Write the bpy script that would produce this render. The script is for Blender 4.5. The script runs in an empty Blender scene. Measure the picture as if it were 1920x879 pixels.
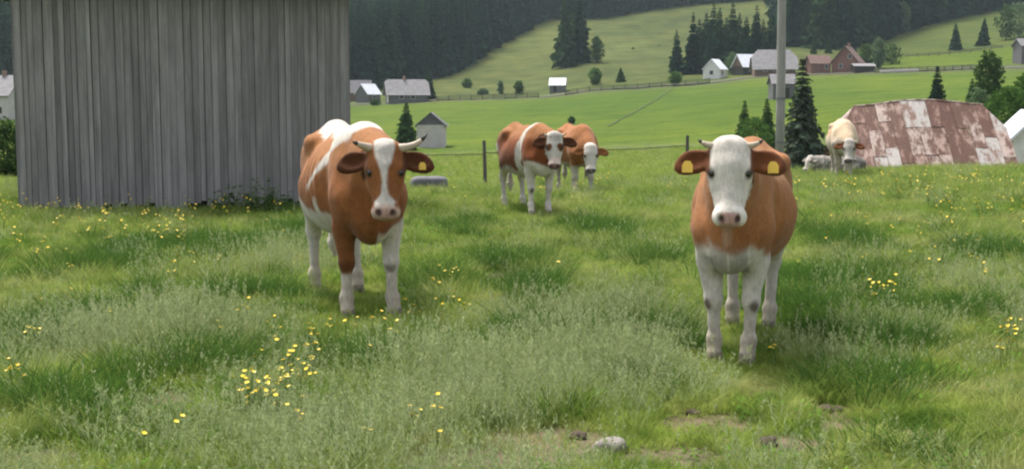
import bpy, bmesh, math, random
import numpy as np
from mathutils import Vector, Matrix

# ------------------------------------------------------------------ camera, sky, sun, exposure
S = bpy.context.scene
C = S.collection
R = math.radians
FPX, CX, CY, EYE = 2400.0, 960.0, 439.5, 1.6          # focal length in photo pixels, eye height
PITCH = math.atan(254.5 / FPX)                         # eye level sits on photo row 185

cam_data = bpy.data.cameras.new('camera')
cam_data.sensor_width = 36.0
cam_data.lens = 36.0 * FPX / 1920.0
cam_data.clip_end = 6000.0
cam = bpy.data.objects.new('camera', cam_data)
C.objects.link(cam)
cam.location = (0, 0, EYE)
cam.rotation_euler = (math.pi / 2 - PITCH, 0, 0)
S.camera = cam

SUN_EL, SUN_AZ = R(62), R(-35)                          # azimuth from +Y, clockwise positive
w = bpy.data.worlds.new('World')
S.world = w
w.use_nodes = True
nt = w.node_tree
bg = nt.nodes['Background']
sky = nt.nodes.new('ShaderNodeTexSky')
sky.sky_type = 'NISHITA'
sky.sun_disc = False
sky.sun_elevation = SUN_EL
sky.sun_rotation = SUN_AZ
sky.air_density = 1.0
sky.dust_density = 3.0
sky.ozone_density = 1.0
hs = nt.nodes.new('ShaderNodeHueSaturation')
hs.inputs['Saturation'].default_value = 0.35            # high thin cloud: a pale, nearly white sky
nt.links.new(sky.outputs['Color'], hs.inputs['Color'])
nt.links.new(hs.outputs['Color'], bg.inputs['Color'])
bg.inputs['Strength'].default_value = 0.075

sl = bpy.data.lights.new('sun', 'SUN')
sl.energy = 1.5
sl.angle = R(16)
sl.color = (1.0, 0.95, 0.87)
sun = bpy.data.objects.new('sun', sl)
C.objects.link(sun)
sd = Vector((math.sin(SUN_AZ) * math.cos(SUN_EL), math.cos(SUN_AZ) * math.cos(SUN_EL), math.sin(SUN_EL)))
sun.rotation_euler = sd.to_track_quat('Z', 'Y').to_euler()
sun.location = (0, 0, 60)

S.view_settings.view_transform = 'Standard'
S.view_settings.look = 'None'
S.view_settings.gamma = 1.0
S.view_settings.exposure = 2.0
S.render.engine = 'CYCLES'
S.cycles.use_denoising = True
S.cycles.max_bounces = 6
S.cycles.diffuse_bounces = 3
S.cycles.glossy_bounces = 2
S.cycles.transmission_bounces = 3
S.cycles.transparent_max_bounces = 6
S.cycles.volume_bounces = 0
S.cycles.filter_width = 2.2
S.render.use_persistent_data = False

# ------------------------------------------------------------------ helpers
def ray(px, py):
    u, v = (px - CX) / FPX, (CY - py) / FPX
    d = (u, math.cos(PITCH) + v * math.sin(PITCH), -math.sin(PITCH) + v * math.cos(PITCH))
    r = math.hypot(d[0], d[1])
    return math.atan2(d[0], d[1]), d[2] / r             # azimuth, tangent of elevation
def az_of(px, py=185): return ray(px, py)[0]
def z_of(px, py, r): return EYE + r * ray(px, py)[1]

def tag(o, label=None, cat=None, group=None, kind=None):
    if label: o['label'] = label
    if cat: o['category'] = cat
    if group: o['group'] = group
    if kind: o['kind'] = kind
    return o

def empty(name, loc, rz=0.0, sc=1.0):
    o = bpy.data.objects.new(name, None)
    o.empty_display_size = 0.2
    C.objects.link(o)
    o.location = loc
    o.rotation_euler = (0, 0, rz)
    o.scale = (sc, sc, sc)
    return o

def link(name, me, parent=None, mat=None, loc=None):
    o = bpy.data.objects.new(name, me)
    C.objects.link(o)
    if mat is not None and not me.materials:
        for m in (mat if isinstance(mat, (list, tuple)) else [mat]): me.materials.append(m)
    if parent is not None: o.parent = parent
    if loc is not None: o.location = loc
    return o

def mesh_np(name, V, F, smooth=False, midx=None):
    """mesh from numpy verts and a list of face arrays (each n x k)"""
    me = bpy.data.meshes.new(name)
    V = np.asarray(V, dtype=np.float32)
    if not isinstance(F, list): F = [F]
    F = [np.asarray(f, dtype=np.int32) for f in F if len(f)]
    me.vertices.add(len(V)); me.vertices.foreach_set('co', V.ravel())
    nl = sum(f.size for f in F); nf = sum(len(f) for f in F)
    me.loops.add(nl); me.polygons.add(nf)
    me.loops.foreach_set('vertex_index', np.concatenate([f.ravel() for f in F]))
    tot = np.concatenate([np.full(len(f), f.shape[1], np.int32) for f in F])
    st = np.concatenate([[0], np.cumsum(tot)[:-1]]).astype(np.int32)
    me.polygons.foreach_set('loop_start', st)
    try: me.polygons.foreach_set('loop_total', tot)
    except Exception: pass
    if smooth: me.polygons.foreach_set('use_smooth', np.ones(nf, bool))
    if midx is not None: me.polygons.foreach_set('material_index', np.asarray(midx, np.int32))
    me.update(calc_edges=True)
    me.validate()
    return me

def color_attr(me, cols, name='col'):
    a = me.attributes.new(name, 'FLOAT_COLOR', 'POINT')
    c = np.ones((len(cols), 4), np.float32); c[:, :3] = cols
    a.data.foreach_set('color', c.ravel())

class MB:
    def __init__(s): s.v = []; s.f = []
    def add(s, v, f):
        n = len(s.v); s.v += [tuple(p) for p in v]; s.f += [[i + n for i in q] for q in f]; return s
    def box(s, x0, x1, y0, y1, z0, z1):
        return s.add([(x0,y0,z0),(x1,y0,z0),(x1,y1,z0),(x0,y1,z0),(x0,y0,z1),(x1,y0,z1),(x1,y1,z1),(x0,y1,z1)],
                     [[3,2,1,0],[4,5,6,7],[0,1,5,4],[1,2,6,5],[2,3,7,6],[3,0,4,7]])
    def prism(s, poly, n, t):
        """thick slab: planar polygon (3d points) extruded by -t along n"""
        k = len(poly); n = Vector(n).normalized()
        a = [Vector(p) for p in poly]; b = [p - n * t for p in a]
        f = [list(range(k)), list(range(2 * k - 1, k - 1, -1))]
        f += [[i, i + k, (i + 1) % k + k, (i + 1) % k] for i in range(k)]
        return s.add(a + b, f)
    def tube(s, pts, rad, n=8, cap=True):
        pts = [Vector(p) for p in pts]; V = []; k = len(pts)
        for i, p in enumerate(pts):
            d = (pts[min(i + 1, k - 1)] - pts[max(i - 1, 0)]).normalized()
            a = d.orthogonal().normalized() if i == 0 else (a - d * a.dot(d)).normalized()
            b = d.cross(a)
            r = rad[i] if isinstance(rad, (list, tuple)) else rad
            for j in range(n):
                t = 2 * math.pi * j / n
                V.append(p + a * (r * math.cos(t)) + b * (r * math.sin(t)))
        F = [[i * n + j, i * n + (j + 1) % n, (i + 1) * n + (j + 1) % n, (i + 1) * n + j] for i in range(k - 1) for j in range(n)]
        if cap: F += [list(range(n - 1, -1, -1)), [(k - 1) * n + j for j in range(n)]]
        return s.add(V, F)
    def mesh(s, name, smooth=False):
        me = bpy.data.meshes.new(name)
        me.from_pydata([tuple(p) for p in s.v], [], s.f)
        if smooth: me.polygons.foreach_set('use_smooth', [True] * len(me.polygons))
        me.update(); return me
    def build(s, name, mat, parent=None, smooth=False, loc=None):
        return link(name, s.mesh(name, smooth), parent, mat, loc)

# --- materials
def new_mat(name):
    m = bpy.data.materials.new(name); m.use_nodes = True
    n = m.node_tree; b = n.nodes['Principled BSDF']
    b.inputs['Specular IOR Level'].default_value = 0.25
    return m, n, b
def ramp(n, stops):
    r = n.nodes.new('ShaderNodeValToRGB'); e = r.color_ramp.elements
    while len(e) < len(stops): e.new(0.5)
    for i, (p, c) in enumerate(stops):
        e[i].position = p; e[i].color = (c[0], c[1], c[2], 1) if not isinstance(c, (int, float)) else (c, c, c, 1)
    return r
def noise_node(n, scale, detail=4, rough=0.6, coord=None, vec_scale=None):
    t = n.nodes.new('ShaderNodeTexNoise')
    t.inputs['Scale'].default_value = scale; t.inputs['Detail'].default_value = detail; t.inputs['Roughness'].default_value = rough
    if coord is not None:
        if vec_scale:
            mp = n.nodes.new('ShaderNodeMapping'); mp.inputs['Scale'].default_value = vec_scale
            n.links.new(coord, mp.inputs['Vector']); coord = mp.outputs['Vector']
        n.links.new(coord, t.inputs['Vector'])
    return t
def mixc(n, kind, fac, a, b):
    m = n.nodes.new('ShaderNodeMix'); m.data_type = 'RGBA'; m.blend_type = kind
    for sock, val in ((m.inputs[0], fac), (m.inputs[6], a), (m.inputs[7], b)):
        if isinstance(val, bpy.types.NodeSocket): n.links.new(val, sock)
        elif isinstance(val, (int, float)): sock.default_value = val
        else: sock.default_value = (*val, 1)
    return m.outputs[2]
def plain(name, col, rough=0.7, var=0.25, scale=3.0, bump=0.2, spec=0.25, metal=0.0, vscale=None):
    """painted / wooden / mineral surface with uneven colour and fine relief"""
    m, n, b = new_mat(name)
    tc = n.nodes.new('ShaderNodeTexCoord')
    t = noise_node(n, scale, 6, 0.65, tc.outputs['Object'], vscale)
    c0 = tuple(x * (1 - var) for x in col); c1 = tuple(min(1, x * (1 + var)) for x in col)
    r = ramp(n, [(0.3, c0), (0.7, c1)])
    n.links.new(t.outputs['Fac'], r.inputs['Fac']); n.links.new(r.outputs['Color'], b.inputs['Base Color'])
    b.inputs['Roughness'].default_value = rough; b.inputs['Specular IOR Level'].default_value = spec; b.inputs['Metallic'].default_value = metal
    if bump:
        bp = n.nodes.new('ShaderNodeBump'); bp.inputs['Strength'].default_value = bump; bp.inputs['Distance'].default_value = 0.02
        n.links.new(t.outputs['Fac'], bp.inputs['Height']); n.links.new(bp.outputs['Normal'], b.inputs['Normal'])
    return m

def leaf_mat(name, cols, patch=None, trans=0.3, patch_scale=0.35):
    """blade or leaf: colour varies per plant, and in drifts over the ground"""
    m = bpy.data.materials.new(name); m.use_nodes = True; n = m.node_tree; n.nodes.clear()
    out = n.nodes.new('ShaderNodeOutputMaterial')
    oi = n.nodes.new('ShaderNodeObjectInfo'); geo = n.nodes.new('ShaderNodeNewGeometry')
    r = ramp(n, [(i / max(1, len(cols) - 1), c) for i, c in enumerate(cols)])
    n.links.new(oi.outputs['Random'], r.inputs['Fac'])
    col = r.outputs['Color']
    if patch:
        t = noise_node(n, patch_scale, 4, 0.6, geo.outputs['Position'])
        r2 = ramp(n, [(0.38, patch[0]), (0.5, patch[1]), (0.62, patch[2])])
        n.links.new(t.outputs['Fac'], r2.inputs['Fac'])
        col = mixc(n, 'MIX', 0.62, col, r2.outputs['Color'])
    ri = n.nodes.new('ShaderNodeMapRange'); ri.inputs[3].default_value = 0.75; ri.inputs[4].default_value = 1.3
    n.links.new(geo.outputs['Random Per Island'], ri.inputs[0])
    if patch:
        t2 = noise_node(n, 3.2, 3, 0.6, geo.outputs['Position']); r3 = ramp(n, [(.36, (.60, .68, .62)), (.5, (1, 1, 1)), (.64, (1.30, 1.22, 1.30))])
        n.links.new(t2.outputs['Fac'], r3.inputs['Fac']); col = mixc(n, 'MULTIPLY', 1.0, col, r3.outputs['Color'])
    hsv = n.nodes.new('ShaderNodeHueSaturation'); n.links.new(col, hsv.inputs['Color']); n.links.new(ri.outputs[0], hsv.inputs['Value'])
    d = n.nodes.new('ShaderNodeBsdfDiffuse'); tr = n.nodes.new('ShaderNodeBsdfTranslucent')
    n.links.new(hsv.outputs['Color'], d.inputs['Color']); n.links.new(hsv.outputs['Color'], tr.inputs['Color'])
    mx = n.nodes.new('ShaderNodeMixShader'); mx.inputs[0].default_value = trans
    n.links.new(d.outputs[0], mx.inputs[1]); n.links.new(tr.outputs[0], mx.inputs[2]); n.links.new(mx.outputs[0], out.inputs['Surface'])
    return m

_ph = np.random.RandomState(3).uniform(0, 6.28, (6, 4, 3)); _dr = np.random.RandomState(4).normal(size=(6, 4, 3))
_dr /= np.linalg.norm(_dr, axis=2, keepdims=True)
def wob(P, freq, seed=0):
    """cheap smooth noise in [-1, 1] for arrays of points"""
    P = np.asarray(P, float); out = 0; a = 1.0; tot = 0
    for o in range(4):
        s = 0
        for k in range(4):
            s = s + np.sin((P @ _dr[(o + seed) % 6, k]) * freq * (2.1 ** o) * (1 + .23 * k) + _ph[(o + seed) % 6, k, 0] + seed * 1.7 + 1.3 * np.sin((P @ _dr[(o + 3) % 6, k]) * freq * .6 * (2.1 ** o) + _ph[o, k, 1]))
        out = out + a * s / 2.6; tot += a; a *= 0.5
    return np.clip(out / tot, -1, 1)
def sstep(a, b, x):
    t = np.clip((x - a) / (b - a), 0, 1); return t * t * (3 - 2 * t)

# ------------------------------------------------------------------ the ground
# per photo column: (distance in m, photo row where that ground shows or would show)
COLS = {
  -300: [(20,377),(35,352),(60,330),(100,305),(165,275),(320,203),(400,178),(520,135),(700,20),(900,-120)],
   200: [(20,377),(35,352),(60,330),(100,305),(165,275),(320,203),(400,178),(520,135),(700,20),(900,-120)],
   660: [(20,378),(35,354),(60,336),(100,306),(165,276),(320,203),(400,178),(520,135),(700,20),(900,-120)],
   810: [(20,378),(35,355),(60,336),(100,306),(165,279),(320,195),(420,148),(560,75),(750,-60),(900,-140)],
  1010: [(20,377),(35,351),(60,330),(100,303),(165,272),(320,187),(420,140),(560,52),(750,-60),(900,-140)],
  1100: [(20,376),(35,345),(60,322),(100,298),(165,268),(320,177),(420,122),(580,44),(750,-50),(900,-130)],
  1300: [(20,375),(35,338),(60,320),(100,296),(165,262),(320,158),(400,128),(620,18),(780,-70),(900,-130)],
  1450: [(20,374),(35,332),(60,345),(100,306),(165,255),(335,141),(430,104),(640,2),(800,-80),(900,-130)],
  1600: [(20,374),(35,326),(60,378),(75,368),(100,310),(165,236),(335,141),(430,100),(600,18),(800,-80),(900,-120)],
  1750: [(20,373),(35,322),(60,380),(75,370),(100,300),(165,224),(335,141),(430,96),(520,48),(700,-30),(900,-120)],
  1920: [(20,372),(35,318),(60,382),(75,370),(100,285),(165,212),(335,135),(430,82),(560,18),(700,-50),(900,-130)],
  2300: [(20,372),(35,318),(60,382),(75,370),(100,285),(165,212),(335,135),(430,82),(560,18),(700,-50),(900,-130)],
}
RAD = np.concatenate([np.linspace(0, 4, 5)[:-1], np.linspace(4, 40, 110)[:-1], np.geomspace(40, 900, 120), [1000, 1200, 1600, 2400]])
cols_px = sorted(COLS)
prof = []
for px in cols_px:
    rr = [0, 12] + [p[0] for p in COLS[px]] + [1300, 2400]
    zz = [0, 0] + [z_of(px, p[1], p[0]) for p in COLS[px]]
    zz += [zz[-1] + 40, zz[-1] + 60]
    zr = np.interp(RAD, rr, zz)
    for it in range(60):                                  # round the corners in the profile
        q = zr.copy(); q[1:-1] = (zr[:-2] + 2 * zr[1:-1] + zr[2:]) / 4; zr = q
        if it == 13: near_s = q.copy()
    wfar = sstep(60, 110, RAD)
    prof.append(near_s * (1 - wfar) + near_s * wfar)
prof = np.array(prof)
AZC = np.array([az_of(p) for p in cols_px])
AZ = np.concatenate([np.radians(np.arange(-180, -34, 4.0)), np.radians(np.arange(-34, 34, 0.25)), np.radians(np.arange(34, 180.1, 4.0))])
zg = np.empty((len(AZ), len(RAD)))
for j in range(len(RAD)): zg[:, j] = np.interp(AZ, AZC, prof[:, j])
fr = (np.abs(AZ) < R(34.5))
for it in range(14):
    q = zg.copy(); q[1:-1] = (zg[:-2] + 2 * zg[1:-1] + zg[2:]) / 4
    zg[fr] = q[fr]
side = 1 - sstep(R(40), R(80), np.abs(AZ))                # behind the camera the pasture just goes on level
zg = zg * side[:, None]
GX = np.sin(AZ)[:, None] * RAD[None]; GY = np.cos(AZ)[:, None] * RAD[None]
P2 = np.stack([GX, GY, np.zeros_like(GX)], -1)
zg = zg + 0.045 * wob(P2.reshape(-1, 3), 1.3, 1).reshape(zg.shape) * sstep(1, 5, RAD)[None] * (1 + 3.0 * sstep(30, 120, RAD))[None]
zg = zg + 1.2 * wob(P2.reshape(-1, 3), 0.035, 2).reshape(zg.shape) * sstep(180, 420, RAD)[None]
def H(x, y):
    x = np.asarray(x, float); y = np.asarray(y, float)
    a = np.arctan2(x, y); r = np.hypot(x, y)
    i = np.clip(np.searchsorted(AZ, a) - 1, 0, len(AZ) - 2); j = np.clip(np.searchsorted(RAD, r) - 1, 0, len(RAD) - 2)
    fa = np.clip((a - AZ[i]) / (AZ[i + 1] - AZ[i]), 0, 1); fb = np.clip((r - RAD[j]) / (RAD[j + 1] - RAD[j]), 0, 1)
    return (zg[i, j] * (1 - fa) + zg[i + 1, j] * fa) * (1 - fb) + (zg[i, j + 1] * (1 - fa) + zg[i + 1, j + 1] * fa) * fb
def at(px, r):
    """point on the ground in the photo column px (taken at eye level), r metres away"""
    a = az_of(px); x, y = r * math.sin(a), r * math.cos(a)
    return Vector((x, y, float(H(x, y))))
def on_ground(px, py):
    """where the view ray through a photo pixel meets the ground"""
    a, t = ray(px, py); r = np.linspace(3, 60, 3000)
    d = EYE + r * t - H(r * np.sin(a), r * np.cos(a))
    k = int(np.argmax(d < 0)) if (d < 0).any() else len(r) - 1
    return Vector((float(r[k] * np.sin(a)), float(r[k] * np.cos(a)), float(H(r[k] * np.sin(a), r[k] * np.cos(a)))))

# bare, trodden earth in the pasture: centre pixel, radii in metres
SOIL = [((1090, 838), .60, .20), ((930, 872), .6, .16), ((1330, 800), .40, .13), ((1405, 746), .16, .08), ((1455, 740), .14, .08), ((1555, 770), .2, .09),
        ((1465, 838), .3, .12), ((1742, 832), .22, .12), ((1150, 848), .35, .12), ((1590, 800), .25, .1), ((1240, 860), .5, .14), ((300, 760), .3, .12), ((60, 860), .3, .1), ((940, 520), .35, .2)]
SOILP = [(on_ground(*c), a, b) for c, a, b in SOIL]
def soil_mask(X, Y):
    X = np.asarray(X, float); Y = np.asarray(Y, float); m = np.zeros_like(X)
    n = wob(np.stack([X, Y, X * 0], -1).reshape(-1, 3), 6.0, 3).reshape(X.shape)
    for p, a, b in SOILP:
        d = np.sqrt(((X - p.x) / a) ** 2 + ((Y - p.y) / (b * 2.6)) ** 2)
        m = np.maximum(m, 1 - sstep(0.45, 1.1, d + 0.35 * n))
    return m

LANE_PX = [(-300, 322, 0), (660, 322, 0), (810, 320, 0), (1010, 318, 0), (1100, 320, 0), (1300, 320, 0), (1450, 333, 0), (1640, 335, 0), (1830, 338, 0), (2300, 345, 0)]
FOREST_PX = [(-400, 385), (660, 385), (810, 418), (900, 480), (1000, 560), (1015, 575), (1100, 582), (1300, 622), (1440, 640), (1456, 560), (1470, 452), (1540, 440), (1600, 452), (1700, 500), (1800, 540), (1920, 566), (2300, 580)]
def interp_px(tab, a):
    return np.interp(a, [az_of(t[0]) for t in tab], [t[1] for t in tab])

def build_ground():
    na, nr = zg.shape
    V = np.stack([GX, GY, zg], -1).reshape(-1, 3)
    i = np.arange(na - 1)[:, None] * nr + np.arange(nr - 1)[None]
    F = np.stack([i, i + 1, i + nr + 1, i + nr], -1).reshape(-1, 4)[:, ::-1]
    F = F[:, ::-1]
    me = mesh_np('ground', V, F[:, ::-1], smooth=True)
    # natural ground cover, by field
    r = np.broadcast_to(RAD[None], zg.shape).ravel(); a = np.broadcast_to(AZ[:, None], zg.shape).ravel()
    lane = interp_px(LANE_PX, a); forest = interp_px(FOREST_PX, a)
    n1 = wob(V * [1, 1, 0], 0.03, 4); n2 = wob(V * [1, 1, 0], 0.25, 5)
    near = np.array([.115, .145, .045]); far_meadow = np.array([.085, .112, .034]); lime = np.array([.074, .110, .011]); olive = np.array([.068, .083, .024])
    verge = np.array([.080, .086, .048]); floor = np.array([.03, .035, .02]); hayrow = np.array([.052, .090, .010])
    c = np.broadcast_to(near, V.shape).copy()
    def blend(c, col, m): return c * (1 - m[:, None]) + col * m[:, None]
    c = blend(c, far_meadow, sstep(28, 45, r))  # duller grass tone beyond the near meadow
    rl = r + 6 * n1
    c = blend(c, lime, sstep(135, 150, rl))
    c = blend(c, hayrow, sstep(135, 150, rl) * (0.5 + 0.5 * np.clip(n1 * 2.2, -1, 1)))
    m = np.exp(-((r - lane) / 9.0) ** 2); c = blend(c, verge, np.clip(m * 1.1, 0, 1) * 0.85)
    up = sstep(0, 22, r - lane - 4)
    right = sstep(az_of(1600), az_of(1700), a)
    c = blend(c, olive * (1 + .30 * n2[:, None] * [1, .9, 1] + .28 * n1[:, None] * [1.2, 1, .8]), up * (1 - right))
    c = blend(c, lime * .93, up * right * (1 - sstep(405, 415, r + 5 * n1)))
    c = blend(c, olive * [.9, 1.0, .85], up * right * sstep(405, 415, r + 5 * n1))
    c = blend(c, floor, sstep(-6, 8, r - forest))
    soil = soil_mask(V[:, 0], V[:, 1]) * (r < 25)
    c = blend(c, np.array([.15, .112, .08]), soil * .9)
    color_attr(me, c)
    m, n, b = new_mat('ground')
    at_ = n.nodes.new('ShaderNodeAttribute'); at_.attribute_name = 'col'
    geo = n.nodes.new('ShaderNodeNewGeometry')
    t1 = noise_node(n, 0.09, 5, 0.65, geo.outputs['Position'], (1, 2.2, 1)); t2 = noise_node(n, 1.7, 6, 0.7, geo.outputs['Position']); t3 = noise_node(n, 14, 5, 0.7, geo.outputs['Position'])
    r1 = ramp(n, [(0.34, (.62, .74, .70)), (0.5, (1, 1, 1)), (0.66, (1.42, 1.22, 1.05))]); n.links.new(t1.outputs['Fac'], r1.inputs['Fac'])
    r2 = ramp(n, [(0.28, 0.62), (0.7, 1.32)]); n.links.new(t2.outputs['Fac'], r2.inputs['Fac'])
    r3 = ramp(n, [(0.25, 0.6), (0.75, 1.35)]); n.links.new(t3.outputs['Fac'], r3.inputs['Fac'])
    c1 = mixc(n, 'MULTIPLY', 0.85, at_.outputs['Color'], r1.outputs['Color'])
    c2 = mixc(n, 'MULTIPLY', 0.7, c1, r2.outputs['Color'])
    c3 = mixc(n, 'MULTIPLY', 0.8, c2, r3.outputs['Color'])
    n.links.new(c3, b.inputs['Base Color']); b.inputs['Roughness'].default_value = 0.95; b.inputs['Specular IOR Level'].default_value = 0.05
    bp = n.nodes.new('ShaderNodeBump'); bp.inputs['Strength'].default_value = 0.7; bp.inputs['Distance'].default_value = 0.05
    n.links.new(t3.outputs['Fac'], bp.inputs['Height']); n.links.new(bp.outputs['Normal'], b.inputs['Normal'])
    me.materials.append(m)
    o = link('ground', me)
    tag(o, kind='structure')
build_ground()

def strip(name, pts, width, lift, col):
    """a track lying on the ground along (photo column, distance) points"""
    px = np.array([p[0] for p in pts], float); rr = np.array([p[1] for p in pts], float)
    t = np.linspace(0, len(pts) - 1, len(pts) * 14); a = np.array([az_of(v) for v in np.interp(t, np.arange(len(pts)), px)]); r = np.interp(t, np.arange(len(pts)), rr)
    X, Y = r * np.sin(a), r * np.cos(a); dx, dy = np.gradient(X), np.gradient(Y); n = np.hypot(dx, dy); nx, ny = -dy / n, dx / n
    wv = width * (.5 + .12 * wob(np.stack([X, Y, X * 0], -1), .5, 2))
    L = np.stack([X + nx * wv, Y + ny * wv, H(X + nx * wv, Y + ny * wv) + lift], -1); Q = np.stack([X - nx * wv, Y - ny * wv, H(X - nx * wv, Y - ny * wv) + lift], -1)
    V = np.empty((2 * len(X), 3)); V[0::2] = L; V[1::2] = Q; i = np.arange(len(X) - 1) * 2
    tag(link(name, mesh_np(name, V, np.stack([i, i + 1, i + 3, i + 2], -1)), None, plain(name, col, .95, .35, .6, .3)), kind='structure')
strip('lane', [(640, 322), (810, 320), (1010, 318), (1100, 320), (1300, 320), (1450, 333), (1640, 335), (1830, 338), (1960, 340)], 2.6, .16, (.12, .115, .095))
strip('field_track', [(1262, 312), (1246, 285), (1226, 258), (1190, 226), (1140, 194)], .38, .10, (.046, .066, .013))
# ------------------------------------------------------------------ weathered plank barn
def wood_mat(name, dark, mid, light, streak=26.0):
    m, n, b = new_mat(name)
    tc = n.nodes.new('ShaderNodeTexCoord'); oi = n.nodes.new('ShaderNodeObjectInfo'); geo = n.nodes.new('ShaderNodeNewGeometry')
    off = n.nodes.new('ShaderNodeVectorMath'); off.operation = 'MULTIPLY_ADD'; off.inputs[1].default_value = (7, 3, 5)
    n.links.new(oi.outputs['Random'], off.inputs[0]); n.links.new(geo.outputs['Position'], off.inputs[2])
    t = noise_node(n, 1.0, 7, 0.7, off.outputs[0], (streak, streak, 0.7)); t2 = noise_node(n, 1.0, 5, 0.7, off.outputs[0], (5, 5, 1.1))
    r = ramp(n, [(0.28, dark), (0.5, mid), (0.74, light)]); n.links.new(t.outputs['Fac'], r.inputs['Fac'])
    r2 = ramp(n, [(0.3, 0.72), (0.7, 1.2)]); n.links.new(t2.outputs['Fac'], r2.inputs['Fac'])
    c = mixc(n, 'MULTIPLY', 0.9, r.outputs['Color'], r2.outputs['Color'])
    mr = n.nodes.new('ShaderNodeMapRange'); mr.inputs[3].default_value = 0.80; mr.inputs[4].default_value = 1.18; n.links.new(oi.outputs['Random'], mr.inputs[0])
    h = n.nodes.new('ShaderNodeHueSaturation'); n.links.new(c, h.inputs['Color']); n.links.new(mr.outputs[0], h.inputs['Value'])
    n.links.new(h.outputs['Color'], b.inputs['Base Color']); b.inputs['Roughness'].default_value = 0.85; b.inputs['Specular IOR Level'].default_value = 0.15
    bp = n.nodes.new('ShaderNodeBump'); bp.inputs['Strength'].default_value = 0.5; bp.inputs['Distance'].default_value = 0.006
    n.links.new(t.outputs['Fac'], bp.inputs['Height']); n.links.new(bp.outputs['Normal'], b.inputs['Normal'])
    return m
M_BARN = wood_mat('weathered_boards', (.165, .155, .150), (.232, .220, .214), (.32, .305, .295))
M_SHINGLE = plain('shingle_roof', (.10, .097, .095), 0.9, 0.4, 6, 0.4)
M_DARKWOOD = plain('dark_wood', (.045, .038, .032), 0.9, 0.4, 8, 0.3)
M_INSIDE = plain('barn_inside', (.03, .028, .026), 0.95, 0.2)

def plank_barn():
    th = R(18)
    A = Vector((-6.72, 17.45, 0)); L = 4.55; D = 3.4; top = 3.07
    root = empty('plank_barn', (A.x, A.y, float(H(A.x, A.y))), th)
    tag(root, 'tall windowless barn of weathered grey vertical boards at the meadow edge', 'barn')
    rng = random.Random(11)
    x = 0.0
    # dark inside shell just behind the boards
    MB().box(0.04, L - 0.04, 0.05, D, -0.35, top - 0.02).build('inner_shell', M_INSIDE, root)
    base = {}
    while x < L - 0.03:
        bw = min(rng.uniform(0.065, 0.13), L - x)
        if L - x - bw < 0.06: bw = L - x
        gap = rng.uniform(0.003, 0.009); d = rng.uniform(-0.012, 0.010); lo = -0.06 + rng.uniform(-0.06, 0.12)
        wd = bw - gap; mb = MB(); t0 = 0.024
        lean = rng.uniform(-0.004, 0.004); warp = rng.uniform(-0.006, 0.006)
        zs = [lo, 0.8, 1.6, 2.4, top + rng.uniform(-.02, .0)]
        V = []
        for i, zz in enumerate(zs):
            k = lean * (zz / top) ; q = d + warp * math.sin(zz * 1.4)
            V += [(x + k, q - t0, zz), (x + wd + k, q - t0 + rng.uniform(-.003, .003), zz), (x + wd + k, q, zz), (x + k, q, zz)]
        F = [[i * 4 + a, i * 4 + (a + 1) % 4, i * 4 + 4 + (a + 1) % 4, i * 4 + 4 + a] for i in range(4) for a in range(4)]
        F += [[3, 2, 1, 0], [16, 17, 18, 19]]
        mb.add(V, F).build('board', M_BARN, root)
        x += bw
    # side and back boards, coarser
    for nm, n_, f in (('side_board', 18, lambda u: ((-0.026, 0.0), (u * D, (u + 1 / 18) * D - .006))), ('side_board', 18, lambda u: ((L, L + 0.026), (u * D, (u + 1 / 18) * D - .006)))):
        me = None
        for k in range(n_):
            (x0, x1), (y0, y1) = f(k / n_)
            dd = rng.uniform(-.006, .006)
            MB().box(x0 + dd, x1 + dd, y0 + 0.02, y1 + 0.02, -0.3, top - 0.03).build(nm, M_BARN, root)
    # gable triangles and roof with wide eaves: ridge runs along the wall
    for gx in (0.02, L - 0.02):
        MB().prism([(gx, 0.0, top - .04), (gx, D, top - .04), (gx, D / 2, top + 1.45)], (1, 0, 0), 0.03).build('gable', M_BARN, root)
    ov = 0.50; sl_ = 1.5 / (D / 2)
    for s in (0, 1):
        y0 = -ov if s == 0 else D + ov
        z0 = top + 0.04 - ov * sl_ * 0.18
        p = [(-.35, y0, z0 + .09), (L + .35, y0, z0 + .09), (L + .35, D / 2, top + 1.62), (-.35, D / 2, top + 1.62)]
        if s: p = p[::-1]
        v1 = Vector(p[1]) - Vector(p[0]); v2 = Vector(p[2]) - Vector(p[1])
        MB().prism(p, v1.cross(v2), 0.07).build('roof', M_SHINGLE, root)
    for k in range(6):
        xx = -.2 + k * (L + .4) / 5
        MB().box(xx - .04, xx + .04, -ov + .06, -0.03, top - 0.06, top + .03).build('rafter_end', M_DARKWOOD, root)
plank_barn()

# ------------------------------------------------------------------ long barn with a rusted sheet roof, standing in the dip
def rust_mat(name, base, rust, amt):
    m, n, b = new_mat(name)
    geo = n.nodes.new('ShaderNodeNewGeometry'); oi = n.nodes.new('ShaderNodeObjectInfo')
    off = n.nodes.new('ShaderNodeVectorMath'); off.operation = 'MULTIPLY_ADD'; off.inputs[1].default_value = (13, 9, 4)
    n.links.new(oi.outputs['Random'], off.inputs[0]); n.links.new(geo.outputs['Position'], off.inputs[2])
    t = noise_node(n, 1.9, 9, 0.74, off.outputs[0], (1.3, .6, .6)); t2 = noise_node(n, 9, 5, 0.7, off.outputs[0])
    r = ramp(n, [(amt - .05, base), (amt + .06, rust)]); n.links.new(t.outputs['Fac'], r.inputs['Fac'])
    r2 = ramp(n, [(0.3, .72), (0.7, 1.22)]); n.links.new(t2.outputs['Fac'], r2.inputs['Fac'])
    n.links.new(mixc(n, 'MULTIPLY', .8, r.outputs['Color'], r2.outputs['Color']), b.inputs['Base Color'])
    b.inputs['Roughness'].default_value = 0.6; b.inputs['Metallic'].default_value = 0.0; b.inputs['Specular IOR Level'].default_value = 0.35
    return m
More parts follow.
